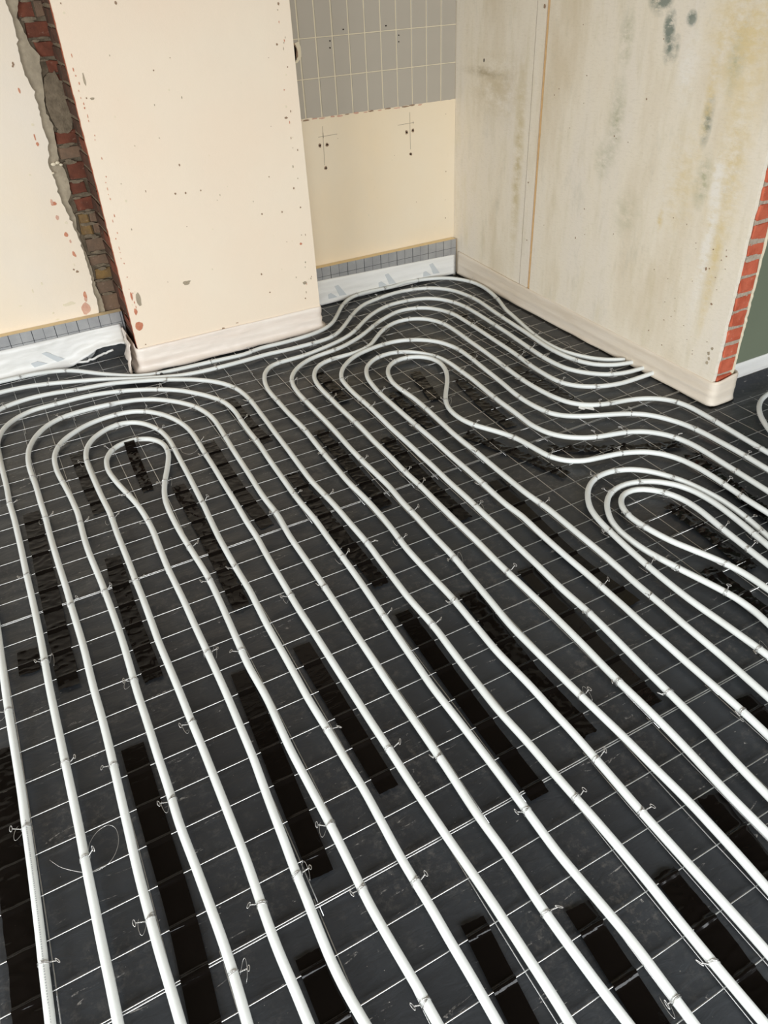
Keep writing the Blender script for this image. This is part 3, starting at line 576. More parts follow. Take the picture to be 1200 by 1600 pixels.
# ------------------------------------------------------------------ pipes and ties
PIPE_PATHS = {
 'loopA1': '214,31 205,141 196,250 187,360 178,469 167,579 165,639 167,698 171,768 175,848 180,918 185,998 190,1067 196,1147 200,1247 204,1357 206,1457 207,1557 208,1657 210,1767 210,1857 210,1946 214,2046 219,2146 219,2206 217,2266 211,2336 202,2395 183,2503 176,2553 171,2602 171,2642 176,2682 180,2701 187,2720 196,2738 207,2755 221,2769 228,2775 245,2786 264,2793 284,2797 293,2798 313,2796 323,2794 341,2786 358,2775 366,2768 379,2753 389,2736 397,2718 403,2689 404,2669 403,2649 397,2609 386,2571 373,2533 334,2430 322,2392 314,2363 306,2324 302,2294 299,2254 297,2195 297,2095 301,1985 306,1865 306,1805 303,1715 298,1615 293,1526 288,1426 290,1296 286,1206 282,1116 282,1016 282,906 280,806 277,707 279,627 284,507 286,377 290,237 294,107 297,-33',
 'loopA2': '87,79 87,149 86,229 86,309 86,389 85,469 85,549 85,629 84,709 86,779 93,909 95,989 97,1109 99,1239 99,1339 100,1439 100,1539 100,1639 103,1739 106,1849 107,1939 109,2029 110,2119 111,2209 115,2319 115,2359 111,2479 110,2579 110,2689 113,2749 117,2778 121,2798 129,2827 136,2845 150,2872 161,2888 174,2904 189,2917 213,2935 230,2945 249,2952 268,2957 288,2959 298,2958 318,2953 336,2945 352,2934 373,2912 389,2887 402,2860 413,2832 423,2793 428,2753 431,2714 430,2654 426,2544 422,2424 417,2314 412,2204 407,2134 402,2054 399,1994 396,1864 396,1784 396,1704 392,1625 388,1535 386,1415 384,1325 382,1235 384,1105 384,1025 385,935 382,845 379,755 380,635 379,565 379,485 376,345 373,205 370,65 369,-5 367,-85',
 'loopA3': '-42,134 -34,264 -25,404 -16,543 -7,683 -4,763 -4,853 -5,952 -7,1062 -4,1162 -2,1272 1,1382 3,1492 8,1602 12,1712 13,1851 12,1991 10,2061 8,2141 8,2201 10,2261 17,2401 16,2441 13,2521 7,2610 0,2710 1,2770 5,2820 11,2849 20,2878 32,2905 47,2931 66,2954 88,2975 112,2993 145,3015 172,3028 200,3038 229,3045 259,3049 299,3050 329,3047 358,3039 376,3031 393,3020 409,3009 424,2995 437,2980 461,2948 480,2913 499,2867 513,2819 522,2770 526,2720 526,2640 523,2560 522,2470 520,2390 517,2300 514,2171 509,2041 508,1941 504,1871 500,1791 496,1681 492,1562 491,1442 489,1312 488,1212 487,1102 487,1002 486,892 487,812 488,732 490,652 491,572 490,452 489,382 486,303 484,233 482,153 480,83 478,3 476,-67 474,-147',
 'loopA4': '-115,192 -115,282 -115,373 -116,463 -116,553 -116,643 -116,733 -117,823 -116,923 -114,1013 -110,1103 -106,1193 -102,1283 -98,1383 -96,1463 -95,1553 -93,1623 -90,1703 -89,1773 -89,1853 -89,1923 -88,2003 -89,2133 -89,2263 -88,2353 -86,2443 -87,2543 -86,2653 -89,2793 -86,2863 -78,2922 -69,2961 -55,2999 -38,3035 -16,3069 9,3100 31,3120 56,3136 83,3149 112,3158 152,3164 192,3166 242,3164 311,3157 360,3148 399,3137 435,3120 452,3110 477,3093 514,3059 534,3037 554,3014 582,2973 592,2956 605,2929 621,2881 632,2833 637,2783 637,2733 631,2613 624,2483 619,2343 616,2273 612,2193 611,2133 613,2023 604,1904 602,1854 600,1734 597,1603 594,1503 590,1393 587,1283 583,1173 581,1033 578,893 573,763 574,653 570,513 571,423 573,353 577,273 580,193 583,113 586,44 590,-36 593,-116 597,-196',
 'loopA5': '-223,248 -222,328 -220,408 -219,488 -218,568 -216,648 -215,728 -213,808 -212,888 -210,978 -208,1068 -205,1158 -203,1258 -201,1398 -199,1538 -197,1638 -193,1748 -190,1848 -188,1958 -187,2068 -186,2178 -184,2288 -183,2408 -183,2498 -185,2588 -182,2719 -182,2849 -182,2979 -179,3049 -175,3078 -169,3108 -157,3146 -146,3174 -126,3208 -107,3232 -92,3246 -77,3258 -51,3274 -24,3286 5,3293 35,3295 105,3296 185,3298 225,3295 255,3291 303,3279 360,3261 415,3237 469,3209 519,3177 544,3159 567,3140 589,3120 609,3098 646,3050 669,3017 684,2992 698,2965 711,2938 721,2909 726,2890 731,2861 734,2831 735,2781 731,2711 728,2631 727,2501 720,2381 715,2251 710,2121 709,2051 712,1931 708,1821 705,1701 702,1611 697,1511 690,1391 683,1271 679,1192 675,1112 675,971 674,831 672,721 669,611 671,551 677,431 678,371 676,301 674,221 672,141 670,61 667,-9 665,-89 663,-169 660,-249',
 'loopA6': '-342,309 -339,389 -335,479 -332,559 -329,649 -326,729 -322,819 -319,899 -315,988 -311,1108 -308,1228 -305,1348 -304,1468 -303,1598 -301,1708 -298,1818 -295,1948 -293,2078 -292,2158 -292,2248 -293,2318 -295,2398 -299,2538 -304,2678 -308,2768 -313,2868 -314,2948 -312,3008 -306,3068 -297,3117 -287,3156 -278,3184 -267,3212 -246,3257 -219,3299 -187,3337 -165,3358 -149,3371 -133,3382 -115,3392 -97,3399 -78,3405 -39,3413 -9,3417 21,3418 71,3414 110,3407 188,3389 277,3375 317,3367 355,3356 392,3342 476,3308 530,3282 607,3236 665,3197 689,3178 711,3158 732,3137 751,3114 769,3090 784,3064 797,3037 804,3018 810,2999 817,2970 821,2940 824,2910 826,2860 825,2800 821,2720 818,2640 814,2560 811,2481 808,2401 804,2321 800,2241 797,2161 798,2111 801,2041 804,1961 804,1841 804,1721 798,1611 792,1491 790,1431 792,1291 787,1201 782,1102 778,992 778,952 782,852 783,732 786,612 786,472 783,382 781,282 781,142 781,72 781,-8 781,-78 781,-158 781,-228 781,-308',
 'feed1': '-693,3681 -614,3680 -534,3679 -454,3677 -364,3676 -284,3675 -194,3674 -114,3673 -24,3671 36,3668 85,3660 124,3649 152,3638 179,3625 204,3609 220,3596 242,3577 332,3483 398,3422 421,3403 446,3385 472,3370 490,3362 508,3355 537,3347 587,3340 677,3334 766,3329 856,3323 946,3317 966,3318 986,3321 1034,3334 1064,3339 1094,3340 1153,3339 1203,3340 1263,3343 1303,3347 1333,3352 1362,3359 1390,3368 1418,3379 1444,3394 1461,3405 1476,3418 1498,3439 1530,3477 1614,3588 1641,3619 1669,3647 1692,3666 1717,3682 1744,3696 1773,3705 1812,3712 1852,3713 1892,3712 1961,3705 1991,3704 2021,3708 2070,3718 2090,3720 2110,3719 2149,3714 2198,3703 2236,3691 2264,3680 2299,3661 2316,3649 2331,3636 2351,3614 2373,3581 2391,3545 2404,3507 2411,3468 2412,3428 2411,3398 2406,3359 2390,3280 2369,3203 2332,3100 2317,3052 2302,2984 2284,2905 2268,2837 2251,2759 2241,2700 2235,2641 2234,2591 2236,2551 2242,2511 2254,2473 2261,2454 2274,2427 2299,2384 2311,2368 2324,2353 2346,2332 2370,2315 2413,2289',
 'feed2': '-705,3586 -575,3580 -435,3572 -305,3565 -166,3558 -56,3554 -16,3550 14,3545 52,3534 90,3522 221,3471 267,3452 303,3435 347,3411 450,3348 476,3334 530,3308 595,3281 642,3265 691,3256 751,3250 821,3248 941,3250 1061,3255 1171,3249 1291,3249 1341,3252 1380,3259 1409,3269 1427,3278 1444,3288 1468,3306 1511,3347 1607,3449 1658,3498 1681,3517 1705,3535 1730,3551 1757,3565 1795,3578 1843,3591 1912,3605 1961,3611 2001,3611 2041,3606 2090,3595 2127,3582 2145,3573 2162,3562 2186,3543 2200,3529 2212,3513 2224,3497 2234,3480 2246,3452 2257,3414 2266,3365 2272,3315 2274,3265 2271,3215 2262,3136 2251,3046 2240,2907 2228,2767 2216,2658 2211,2588 2210,2548 2212,2508 2216,2468 2224,2429 2235,2390 2247,2363 2257,2345 2268,2329 2289,2307 2313,2289 2330,2279 2348,2270 2386,2258 2435,2247',
 'serp1': '872,-236 875,-96 876,-26 877,54 879,124 880,204 882,274 883,354 884,474 885,594 889,704 892,814 892,894 893,984 891,1054 889,1133 894,1243 899,1363 898,1483 898,1603 900,1653 908,1753 912,1833 913,1933 909,2033 908,2083 911,2183 914,2293 919,2392 925,2502 924,2582 922,2662 923,2752 924,2852 928,2912 933,2942 939,2971 947,3000 957,3028 969,3056 979,3073 997,3097 1011,3111 1027,3122 1036,3127 1055,3133 1075,3137 1095,3139 1185,3142 1234,3149 1293,3163 1360,3182 1407,3198 1444,3213 1489,3236 1530,3264 1561,3290 1636,3356 1667,3381 1699,3404 1725,3420 1751,3435 1778,3448 1806,3459 1835,3467 1864,3473 1894,3475 1934,3475 1974,3470 2003,3464 2032,3455 2059,3442 2075,3431 2097,3411 2116,3388 2132,3362 2144,3335 2157,3297 2163,3267 2168,3228 2169,3158 2165,3038 2158,2928 2152,2818 2145,2748 2138,2669 2132,2599 2127,2519 2127,2469 2129,2429 2134,2390 2141,2360 2148,2342 2156,2324 2172,2298 2190,2274 2210,2252 2224,2238 2240,2225 2257,2214 2274,2205 2293,2198 2332,2188 2381,2183 2461,2180',
 'serp2': '943,-154 953,-24 964,116 974,256 985,395 990,505 991,565 989,655 988,756 985,836 982,916 980,1036 978,1166 980,1216 986,1285 992,1365 998,1445 1004,1525 1006,1655 1011,1765 1012,1855 1019,1965 1019,2005 1016,2145 1016,2235 1018,2315 1022,2405 1025,2505 1026,2645 1027,2785 1032,2845 1036,2875 1043,2904 1052,2933 1059,2952 1068,2969 1079,2986 1097,3010 1125,3038 1157,3063 1183,3078 1210,3091 1239,3100 1268,3106 1337,3116 1367,3122 1405,3133 1442,3148 1496,3174 1548,3204 1590,3232 1664,3283 1698,3305 1733,3323 1806,3356 1825,3362 1845,3367 1865,3368 1885,3368 1914,3363 1934,3357 1952,3350 1970,3340 1986,3328 2007,3307 2019,3290 2034,3264 2046,3237 2055,3208 2061,3179 2065,3149 2065,3099 2061,2979 2057,2899 2052,2809 2048,2729 2043,2639 2038,2580 2027,2480 2025,2440 2024,2380 2026,2320 2030,2290 2037,2261 2045,2243 2055,2226 2067,2210 2089,2188 2104,2176 2130,2160 2148,2151 2175,2140 2214,2129 2234,2125 2263,2122 2313,2121 2444,2123',
 'serp3': '1065,-75 1068,65 1070,135 1072,215 1075,355 1077,425 1079,505 1082,555 1089,645 1092,695 1095,795 1096,905 1102,1035 1105,1145 1106,1275 1105,1415 1109,1535 1110,1665 1112,1785 1115,1905 1114,2026 1117,2126 1118,2196 1119,2276 1122,2346 1124,2426 1124,2506 1124,2586 1126,2676 1128,2776 1131,2816 1135,2846 1141,2875 1149,2904 1161,2931 1176,2957 1194,2981 1209,2995 1225,3007 1242,3017 1261,3024 1280,3029 1320,3035 1400,3036 1429,3039 1468,3048 1496,3059 1514,3068 1538,3086 1617,3162 1640,3182 1664,3200 1689,3217 1706,3227 1734,3239 1753,3245 1782,3250 1812,3249 1842,3243 1860,3236 1878,3226 1901,3207 1914,3192 1930,3166 1942,3139 1950,3110 1956,3070 1957,3030 1955,2970 1946,2851 1938,2711 1928,2591 1917,2472 1911,2372 1911,2312 1916,2242 1924,2182 1934,2144 1940,2125 1949,2107 1966,2082 1987,2061 2011,2043 2038,2029 2066,2018 2163,1994 2201,1981 2237,1963 2261,1946 2283,1925 2300,1901 2313,1874 2318,1855 2322,1835 2325,1795 2323,1735 2315,1615 2306,1496 2297,1356 2288,1216 2279,1076 2270,936',
 'serp4': '1115,-12 1124,117 1135,257 1145,397 1155,536 1162,606 1171,686 1177,786 1183,885 1190,985 1196,1085 1197,1135 1196,1245 1201,1365 1204,1465 1209,1575 1211,1665 1214,1765 1215,1895 1219,2005 1220,2085 1222,2165 1223,2245 1224,2325 1228,2425 1232,2525 1232,2595 1232,2675 1236,2745 1240,2784 1245,2814 1251,2833 1263,2861 1278,2887 1301,2919 1322,2941 1344,2961 1376,2985 1411,3004 1439,3016 1477,3027 1526,3038 1576,3044 1616,3045 1646,3042 1675,3035 1702,3024 1729,3009 1761,2985 1782,2964 1801,2941 1817,2915 1829,2888 1838,2859 1845,2830 1848,2800 1850,2760 1848,2720 1845,2671 1835,2571 1825,2461 1818,2392 1808,2312 1805,2272 1804,2232 1806,2182 1811,2143 1819,2104 1829,2076 1840,2058 1859,2035 1881,2016 1906,1999 1932,1984 2032,1937 2067,1919 2101,1897 2117,1884 2131,1871 2144,1856 2156,1839 2166,1822 2179,1795 2197,1749 2209,1700 2214,1660 2216,1620 2217,1510 2216,1450 2208,1310 2204,1241 2199,1161 2195,1091 2190,1011 2186,941 2182,861',
 'serp5': '1247,95 1255,204 1262,314 1270,424 1278,533 1286,633 1288,683 1290,763 1291,843 1293,923 1294,1002 1298,1082 1300,1162 1302,1252 1302,1342 1306,1482 1311,1572 1310,1602 1306,1661 1306,1691 1310,1801 1312,1881 1313,1971 1315,2051 1318,2131 1319,2231 1320,2341 1322,2441 1324,2540 1326,2600 1331,2660 1338,2710 1345,2749 1356,2787 1372,2824 1386,2850 1404,2874 1426,2895 1442,2907 1459,2918 1477,2926 1496,2932 1516,2936 1536,2937 1555,2937 1575,2934 1603,2924 1621,2914 1637,2902 1651,2889 1672,2866 1689,2842 1700,2825 1717,2789 1726,2761 1732,2721 1735,2681 1734,2601 1732,2512 1724,2422 1716,2332 1712,2253 1710,2163 1705,2073 1705,2043 1709,2013 1715,1984 1721,1965 1734,1938 1745,1921 1757,1906 1779,1885 1795,1873 1811,1862 1838,1848 1866,1837 1943,1816 1972,1807 2008,1790 2033,1774 2055,1754 2074,1730 2090,1705 2098,1687 2105,1668 2110,1649 2115,1619 2117,1589 2117,1549 2111,1439 2105,1320 2097,1190 2088,1050 2080,911 2071,771',
 'serp6': '1341,172 1347,252 1352,332 1358,412 1364,491 1369,571 1375,651 1380,731 1385,811 1389,950 1393,1040 1396,1140 1401,1220 1405,1310 1407,1420 1410,1540 1410,1580 1404,1669 1403,1719 1405,1859 1408,1989 1408,2109 1410,2179 1417,2279 1423,2378 1426,2468 1425,2518 1419,2608 1420,2638 1422,2668 1428,2697 1436,2726 1446,2754 1460,2781 1471,2798 1484,2813 1498,2826 1515,2838 1533,2846 1552,2852 1562,2854 1582,2855 1592,2854 1602,2853 1621,2847 1639,2838 1655,2827 1669,2813 1675,2805 1681,2797 1690,2779 1697,2750 1699,2720 1695,2690 1687,2661 1677,2633 1659,2597 1639,2563 1611,2521 1553,2440 1527,2397 1515,2370 1508,2351 1501,2322 1497,2292 1496,2262 1497,2242 1501,2213 1506,2193 1512,2174 1524,2147 1570,2058 1588,2012 1594,1993 1600,1963 1614,1854 1618,1835 1625,1816 1639,1789 1651,1774 1666,1760 1691,1744 1709,1736 1728,1730 1816,1712 1855,1702 1892,1687 1910,1678 1927,1668 1943,1656 1957,1642 1976,1619 1986,1601 1995,1583 2007,1545 2010,1526 2014,1496 2016,1466 2015,1426 2013,1386 2006,1306 2003,1267 1999,1127 1996,1057 1994,977 1990,837 1987,767 1985,687',
 'eye1': '1508,333 1502,463 1496,603 1490,742 1484,882 1477,1002 1477,1072 1480,1152 1487,1251 1493,1311 1505,1400 1515,1449 1527,1487 1540,1514 1562,1547 1588,1577 1611,1597 1636,1613 1664,1625 1683,1630 1703,1632 1733,1631 1762,1624 1790,1613 1815,1598 1831,1585 1845,1571 1863,1547 1878,1521 1895,1485 1906,1457 1916,1418 1926,1359 1930,1309 1928,1260 1923,1210 1912,1151 1892,1063 1871,966 1850,868 1830,770 1814,692 1799,613',
 'eye2': '1532,345 1543,445 1554,554 1565,664 1577,773 1582,813 1593,882 1594,912 1592,952 1585,991 1576,1030 1549,1137 1531,1225 1526,1275 1526,1325 1528,1354 1532,1374 1537,1393 1544,1412 1553,1430 1569,1456 1587,1480 1600,1494 1623,1514 1640,1525 1658,1533 1677,1539 1697,1542 1727,1542 1747,1539 1775,1530 1793,1522 1819,1506 1841,1486 1854,1471 1866,1455 1880,1428 1887,1409 1894,1380 1898,1340 1898,1300 1895,1261 1885,1191 1873,1122 1861,1053 1846,975 1832,896 1817,817 1801,729 1783,640 1775,581',
 'eye3': '1709,437 1707,537 1704,647 1701,758 1699,868 1699,968 1697,1008 1693,1038 1684,1077 1672,1115 1634,1218 1626,1247 1618,1286 1611,1336 1609,1376 1612,1406 1620,1435 1628,1453 1640,1470 1654,1484 1670,1495 1689,1502 1699,1503 1719,1503 1738,1498 1756,1489 1772,1476 1786,1462 1798,1446 1808,1429 1816,1410 1822,1391 1827,1362 1828,1332 1826,1292 1814,1212 1804,1133 1796,1063 1787,984 1778,904 1770,824 1762,755 1753,675 1745,595 1736,516',
 'side': '2726,1738 2658,1726 2619,1714 2601,1706 2584,1697 2551,1674 2536,1661 2514,1640 2495,1618 2477,1594 2444,1543 2411,1482',
}
TIES = {
 'loopA1': [(213, 2762, 46), (323, 2794, -17), (199, 2415, 100), (334, 2430, -109), (219, 2216, 92), (300, 2005, -88), (306, 1815, -90), (206, 1527, 89), (291, 1486, -93), (282, 896, -91), (174, 828, 87), (278, 737, -91), (284, 497, -89)],
 'loopA2': [(112, 2729, 87), (278, 2958, 4), (418, 2813, -76), (429, 2634, -92), (413, 2224, -93), (114, 2299, 88), (396, 1834, -90), (107, 1929, 89), (99, 1319, 90), (384, 1125, -89), (88, 809, 87), (380, 695, -89)],
 'loopA3': [(32, 2905, 62), (289, 3050, -1), (409, 3009, -40), (5, 2630, 94), (526, 2630, -92), (523, 2530, -91), (14, 2331, 86), (12, 1931, 90), (5, 1532, 88), (494, 1621, -92), (487, 1002, -90), (-5, 1132, 88), (-5, 713, 87)],
 'loopA4': [(83, 3149, 21), (291, 3159, -7), (-88, 2723, 92), (605, 2929, -67), (631, 2613, -93), (614, 2033, -91), (-86, 2423, 89), (-89, 1923, 90), (-102, 1293, 88), (597, 1603, -92), (578, 923, -91), (-117, 893, 90), (570, 513, -91)],
 'loopA5': [(85, 3296, 0), (360, 3261, -21), (-185, 2588, 90), (511, 3182, -34), (718, 2919, -71), (731, 2711, -93), (728, 2521, -91), (710, 2101, -91), (-186, 2138, 89), (-194, 1728, 88), (-202, 1358, 89), (705, 1701, -92), (691, 1401, -93), (-207, 1088, 89), (672, 711, -92), (676, 281, -91)],
 'loopA6': [(188, 3389, -11), (-115, 3392, 26), (573, 3257, -31), (810, 2999, -75), (826, 2850, -90), (802, 2031, -87), (-303, 1598, 89), (804, 1721, -91), (792, 1301, -91), (-308, 1228, 88), (-318, 909, 88), (785, 682, -89), (781, 292, -90)],
 'feed1': [(-14, 3671, -2), (187, 3620, -32), (796, 3327, -3), (1005, 3326, 15), (547, 3345, -10), (1773, 3705, 14), (1942, 3707, -6), (1634, 3611, 48), (2169, 3710, -12), (2401, 3517, -74), (2372, 3213, -107), (2244, 2720, -98)],
 'feed2': [(90, 3522, -20), (801, 3248, -1), (1853, 3593, 13), (1600, 3442, 46), (1409, 3269, 23), (1291, 3249, 1), (2070, 3600, -13), (2145, 3573, -29), (2273, 3305, -86), (2247, 2996, -94), (2232, 2400, -72)],
 'serp1': [(1835, 3467, 13), (1954, 3473, -6), (1538, 3270, 39), (1205, 3144, 7), (1075, 3137, 8), (924, 2782, 90), (2154, 3306, -74), (2169, 3208, -88), (2158, 2928, -93), (2133, 2609, -94), (2127, 2509, -91), (2265, 2210, -27), (924, 2482, 88), (913, 2283, 88), (903, 1683, 85), (899, 1353, 89), (890, 734, 88), (885, 584, 89)],
 'serp2': [(1639, 3266, 35), (1347, 3118, 10), (1048, 2924, 72), (1026, 2715, 90), (1943, 3354, -23), (2060, 3189, -79), (2062, 2999, -92), (2037, 2570, -96), (2027, 2480, -95), (2130, 2160, -28), (2034, 2271, -74), (1016, 2175, 90), (1011, 1795, 89), (1003, 1515, 87), (983, 896, 92)],
 'serp3': [(1290, 3031, 10), (1664, 3200, 36), (1487, 3054, 23), (1126, 2676, 89), (1832, 3246, -14), (1953, 3090, -82), (1949, 2881, -94), (1920, 2512, -95), (1911, 2382, -92), (2038, 2029, -24), (2075, 2015, -16), (2313, 1874, -70), (2320, 1685, -94), (2303, 1456, -93), (1124, 2436, 89), (1114, 2016, 90), (1115, 1915, 90), (1105, 1375, 90), (1095, 885, 90)],
 'serp4': [(1245, 2814, 76), (1576, 3044, 5), (1233, 2585, 91), (1232, 2515, 89), (1711, 3019, -28), (1850, 2780, -88), (1844, 2661, -95), (1804, 2252, -91), (1822, 2094, -71), (2093, 1903, -34), (2212, 1680, -83), (2216, 1450, -92), (1212, 1705, 88), (1197, 1115, 89), (1178, 795, 87)],
 'serp5': [(1486, 2929, 18), (1594, 2928, -21), (1327, 2610, 86), (1720, 2780, -72), (1734, 2591, -91), (1714, 2302, -93), (1857, 1840, -20), (1972, 1807, -21), (2101, 1677, -71), (2110, 1399, -93), (1301, 1182, 89), (1319, 2281, 90), (1310, 1801, 88), (1287, 663, 87)],
 'serp6': [(1533, 2846, 21), (1422, 2568, 94), (1602, 2853, -12), (1527, 2397, -117), (1423, 2378, 87), (1591, 2002, -74), (1621, 1825, -72), (1855, 1702, -18), (2012, 1366, -95), (2004, 1287, -94), (1394, 1080, 88), (1408, 1600, 93), (1515, 2165, -67), (1408, 1989, 89)],
 'eye1': [(1895, 1485, -68), (1664, 1625, 17), (1752, 1627, -14), (1501, 1370, 82), (1482, 1181, 86), (1919, 1190, -100), (1488, 782, 92)],
 'eye2': [(1649, 1529, 25), (1775, 1530, -22), (1551, 1127, 103), (1873, 1122, -100), (1587, 981, 100)],
 'eye3': [(1803, 1437, -60), (1612, 1406, 80), (1811, 1193, -98), (1798, 1083, -96), (1687, 1067, 104), (1612, 1326, 96)],
 'side': [],
}
TAPES = {
 't1': ([(0.445, 1.437), (0.439, 0.917)],0.05,0),
 't2': ([(0.264, 1.433), (0.239, 1.077), (0.221, 0.812)],0.052,0),
 't3': ([(0.753, 1.406), (0.733, 1.015), (0.726, 0.732)],0.05,0),
 't4': ([(0.959, 1.378), (0.93, 1.059), (0.929, 0.804)],0.055,1),
 't5': ([(1.169, 1.376), (1.143, 1.041), (1.129, 0.794)],0.055,0),
 't6': ([(1.37, 1.82), (1.33, 1.36), (1.344, 1.091)],0.052,0),
 't7': ([(1.182, 2.293), (1.16, 1.975), (1.156, 1.683)],0.05,1),
 't8': ([(0.983, 2.484), (0.97, 2.196), (0.962, 1.889)],0.05,1),
 't9': ([(0.765, 2.248), (0.755, 1.909), (0.757, 1.539)],0.05,1),
 't10': ([(0.756, 2.941), (0.758, 2.653), (0.769, 2.515)],0.05,1),
 't11': ([(0.565, 2.644), (0.556, 2.28), (0.565, 1.997)],0.05,1),
 't12': ([(0.373, 2.404), (0.369, 2.004), (0.354, 1.667)],0.05,1),
 't13': ([(0.289, 2.808), (0.276, 2.606), (0.27, 2.429)],0.04,1),
 't14': ([(0.086, 2.845), (0.087, 2.572), (0.09, 2.384)],0.05,1),
 't15': ([(0.069, 2.11), (0.056, 1.793), (0.053, 1.526)],0.05,1),
 't16': ([(-0.128, 2.518), (-0.139, 2.023), (-0.152, 1.617)],0.055,1),
 't17': ([(-0.233, 1.818), (-0.239, 1.725)],0.055,1),
 't18': ([(-0.336, 1.495), (-0.351, 1.165), (-0.354, 0.92), (-0.361, 0.779)],0.06,1),
 't19': ([(-0.05, 1.339), (-0.057, 1.081), (-0.062, 0.863), (-0.081, 0.622)],0.055,0),
 't20': ([(0.134, 0.685), (0.128, 0.461)],0.055,0),
 't21': ([(0.441, 0.58), (0.419, 0.363)],0.05,0),
 't22': ([(0.639, 0.501), (0.614, 0.211)],0.055,0),
 't23': ([(0.836, 0.467), (0.828, 0.323), (0.818, 0.185)],0.055,1),
 't24': ([(1.048, 0.544), (1.031, 0.422), (1.01, 0.281)],0.055,1),
 't25': ([(1.335, 0.701), (1.314, 0.553)],0.055,0),
 't26': ([(1.781, 1.391), (1.772, 1.204), (1.749, 1.024)],0.05,2),
 't27': ([(1.633, 1.094), (1.631, 0.957), (1.621, 0.798)],0.055,2),
 't28': ([(1.667, 1.89), (1.874, 1.758), (2.101, 1.647)],0.045,2),
 't29': ([(2.081, 1.584), (2.036, 1.334), (1.991, 1.069)],0.06,2),
 't30': ([(1.459, 2.146), (1.537, 1.945), (1.608, 1.71)],0.05,2),
 't31': ([(1.7, 2.557), (1.656, 2.285), (1.648, 2.096)],0.05,1),
 't32': ([(1.572, 2.733), (1.539, 2.582), (1.511, 2.446)],0.05,1),
 't33': ([(1.394, 2.611), (1.378, 2.418), (1.38, 2.267)],0.05,1),
 't34': ([(2.108, 3.22), (2.099, 2.897), (2.087, 2.586)],0.06,1),
 't35': ([(1.972, 2.524), (1.979, 2.338), (1.978, 2.143)],0.06,1),
 't36': ([(1.194, 2.966), (1.184, 2.657)],0.045,1),
 't37': ([(1.883, 2.815), (1.881, 2.673)],0.05,1),
}
def parse(s): return [Vector((int(a.split(',')[0]) / 1000, int(a.split(',')[1]) / 1000)) for a in s.split()]
def spline(P, step=.014):
    out = []
    for i in range(len(P) - 1):
        a, b_, c_, d = P[max(i - 1, 0)], P[i], P[i + 1], P[min(i + 2, len(P) - 1)]
        L = (c_ - b_).length; n = max(1, int(L / step))
        m0 = (c_ - a) * (L / max((c_ - b_).length + (b_ - a).length, 1e-6)) if i else c_ - b_
        m1 = (d - b_) * (L / max((d - c_).length + (c_ - b_).length, 1e-6)) if i < len(P) - 2 else c_ - b_
        for j in range(n):
            t = j / n; out.append(b_ * (2 * t**3 - 3 * t**2 + 1) + m0 * (t**3 - 2 * t**2 + t) + c_ * (-2 * t**3 + 3 * t**2) + m1 * (t**3 - t**2))
    out.append(P[-1]); return out
TIE = []
def tie_mesh(seed, tail):
    r = random.Random(seed); mb = MB(); R_ = .0109; q = r.uniform(-.5, .5); tw = r.uniform(.9, 1.5)
    for off in (-.0026, -.0006, .0016): # double strand round the pipe, twisted together on one side
        sk = r.uniform(-.0055, .0055)
        mb.tube([(off + sk * math.sin(a), R_ * math.sin(a) * (1 + .04 * math.sin(3 * a + seed)), R_ * math.cos(a) - (.0015 if math.cos(a) < -.3 else 0)) for a in [tw + 2 * math.pi * i / 16 * .97 for i in range(17)]], .00075, 5, cap=False)
    a = tw; s = Vector((0, R_ * math.sin(a), R_ * math.cos(a))); d = Vector((r.uniform(-.5, .5), math.sin(a) * .9, math.cos(a) * .6 + r.uniform(.15, .55))).normalized()
    L = r.uniform(.012, .020); si = d.cross(Vector((1, 0, .2))).normalized()
    for ph in (0, math.pi): # the twist
        pts = []
        for i in range(13):
            t = i / 12; o_ = si * math.cos(t * 14 + ph) + d.cross(si) * math.sin(t * 14 + ph); pts.append(s + d * (L * t) + o_ * .0009)
        mb.tube(pts, .00075, 4)
    e = s + d * L; ax = (Vector((1, 0, 0)) + Vector((0, r.uniform(-.6, .6), r.uniform(-.3, .5)))).normalized(); lo = r.uniform(.006, .008)
    mb.tube([e + ax * lo * math.cos(2 * math.pi * i / 14) + d * .0026 * (1 + math.sin(2 * math.pi * i / 14)) for i in range(15)], .00085, 5, cap=False) # the eye of the tie
    if tail:
        n_ = 18; g = r.choice((-1, 1)); w0 = Vector((0, -R_ * .6 * g, -R_ * .7)); pts = []
        for i in range(n_):
            t = i / (n_ - 1); pts.append(w0 + Vector((.022 * math.sin(t * 4.2) * g, (-.004 - .016 * math.sin(t * 2.6)) * g * math.sin(tw), -.003 + .012 * math.sin(t * 3))))
        mb.tube(pts, .00055, 4)
    me = bpy.data.meshes.new('wire_tie'); me.from_pydata([tuple(v_) for v_ in mb.v], [], mb.f); me.materials.append(M['tie']); me.polygons.foreach_set('use_smooth', [True] * len(me.polygons)); return me
TIE = [tie_mesh(i, i % 3 == 0) for i in range(10)]
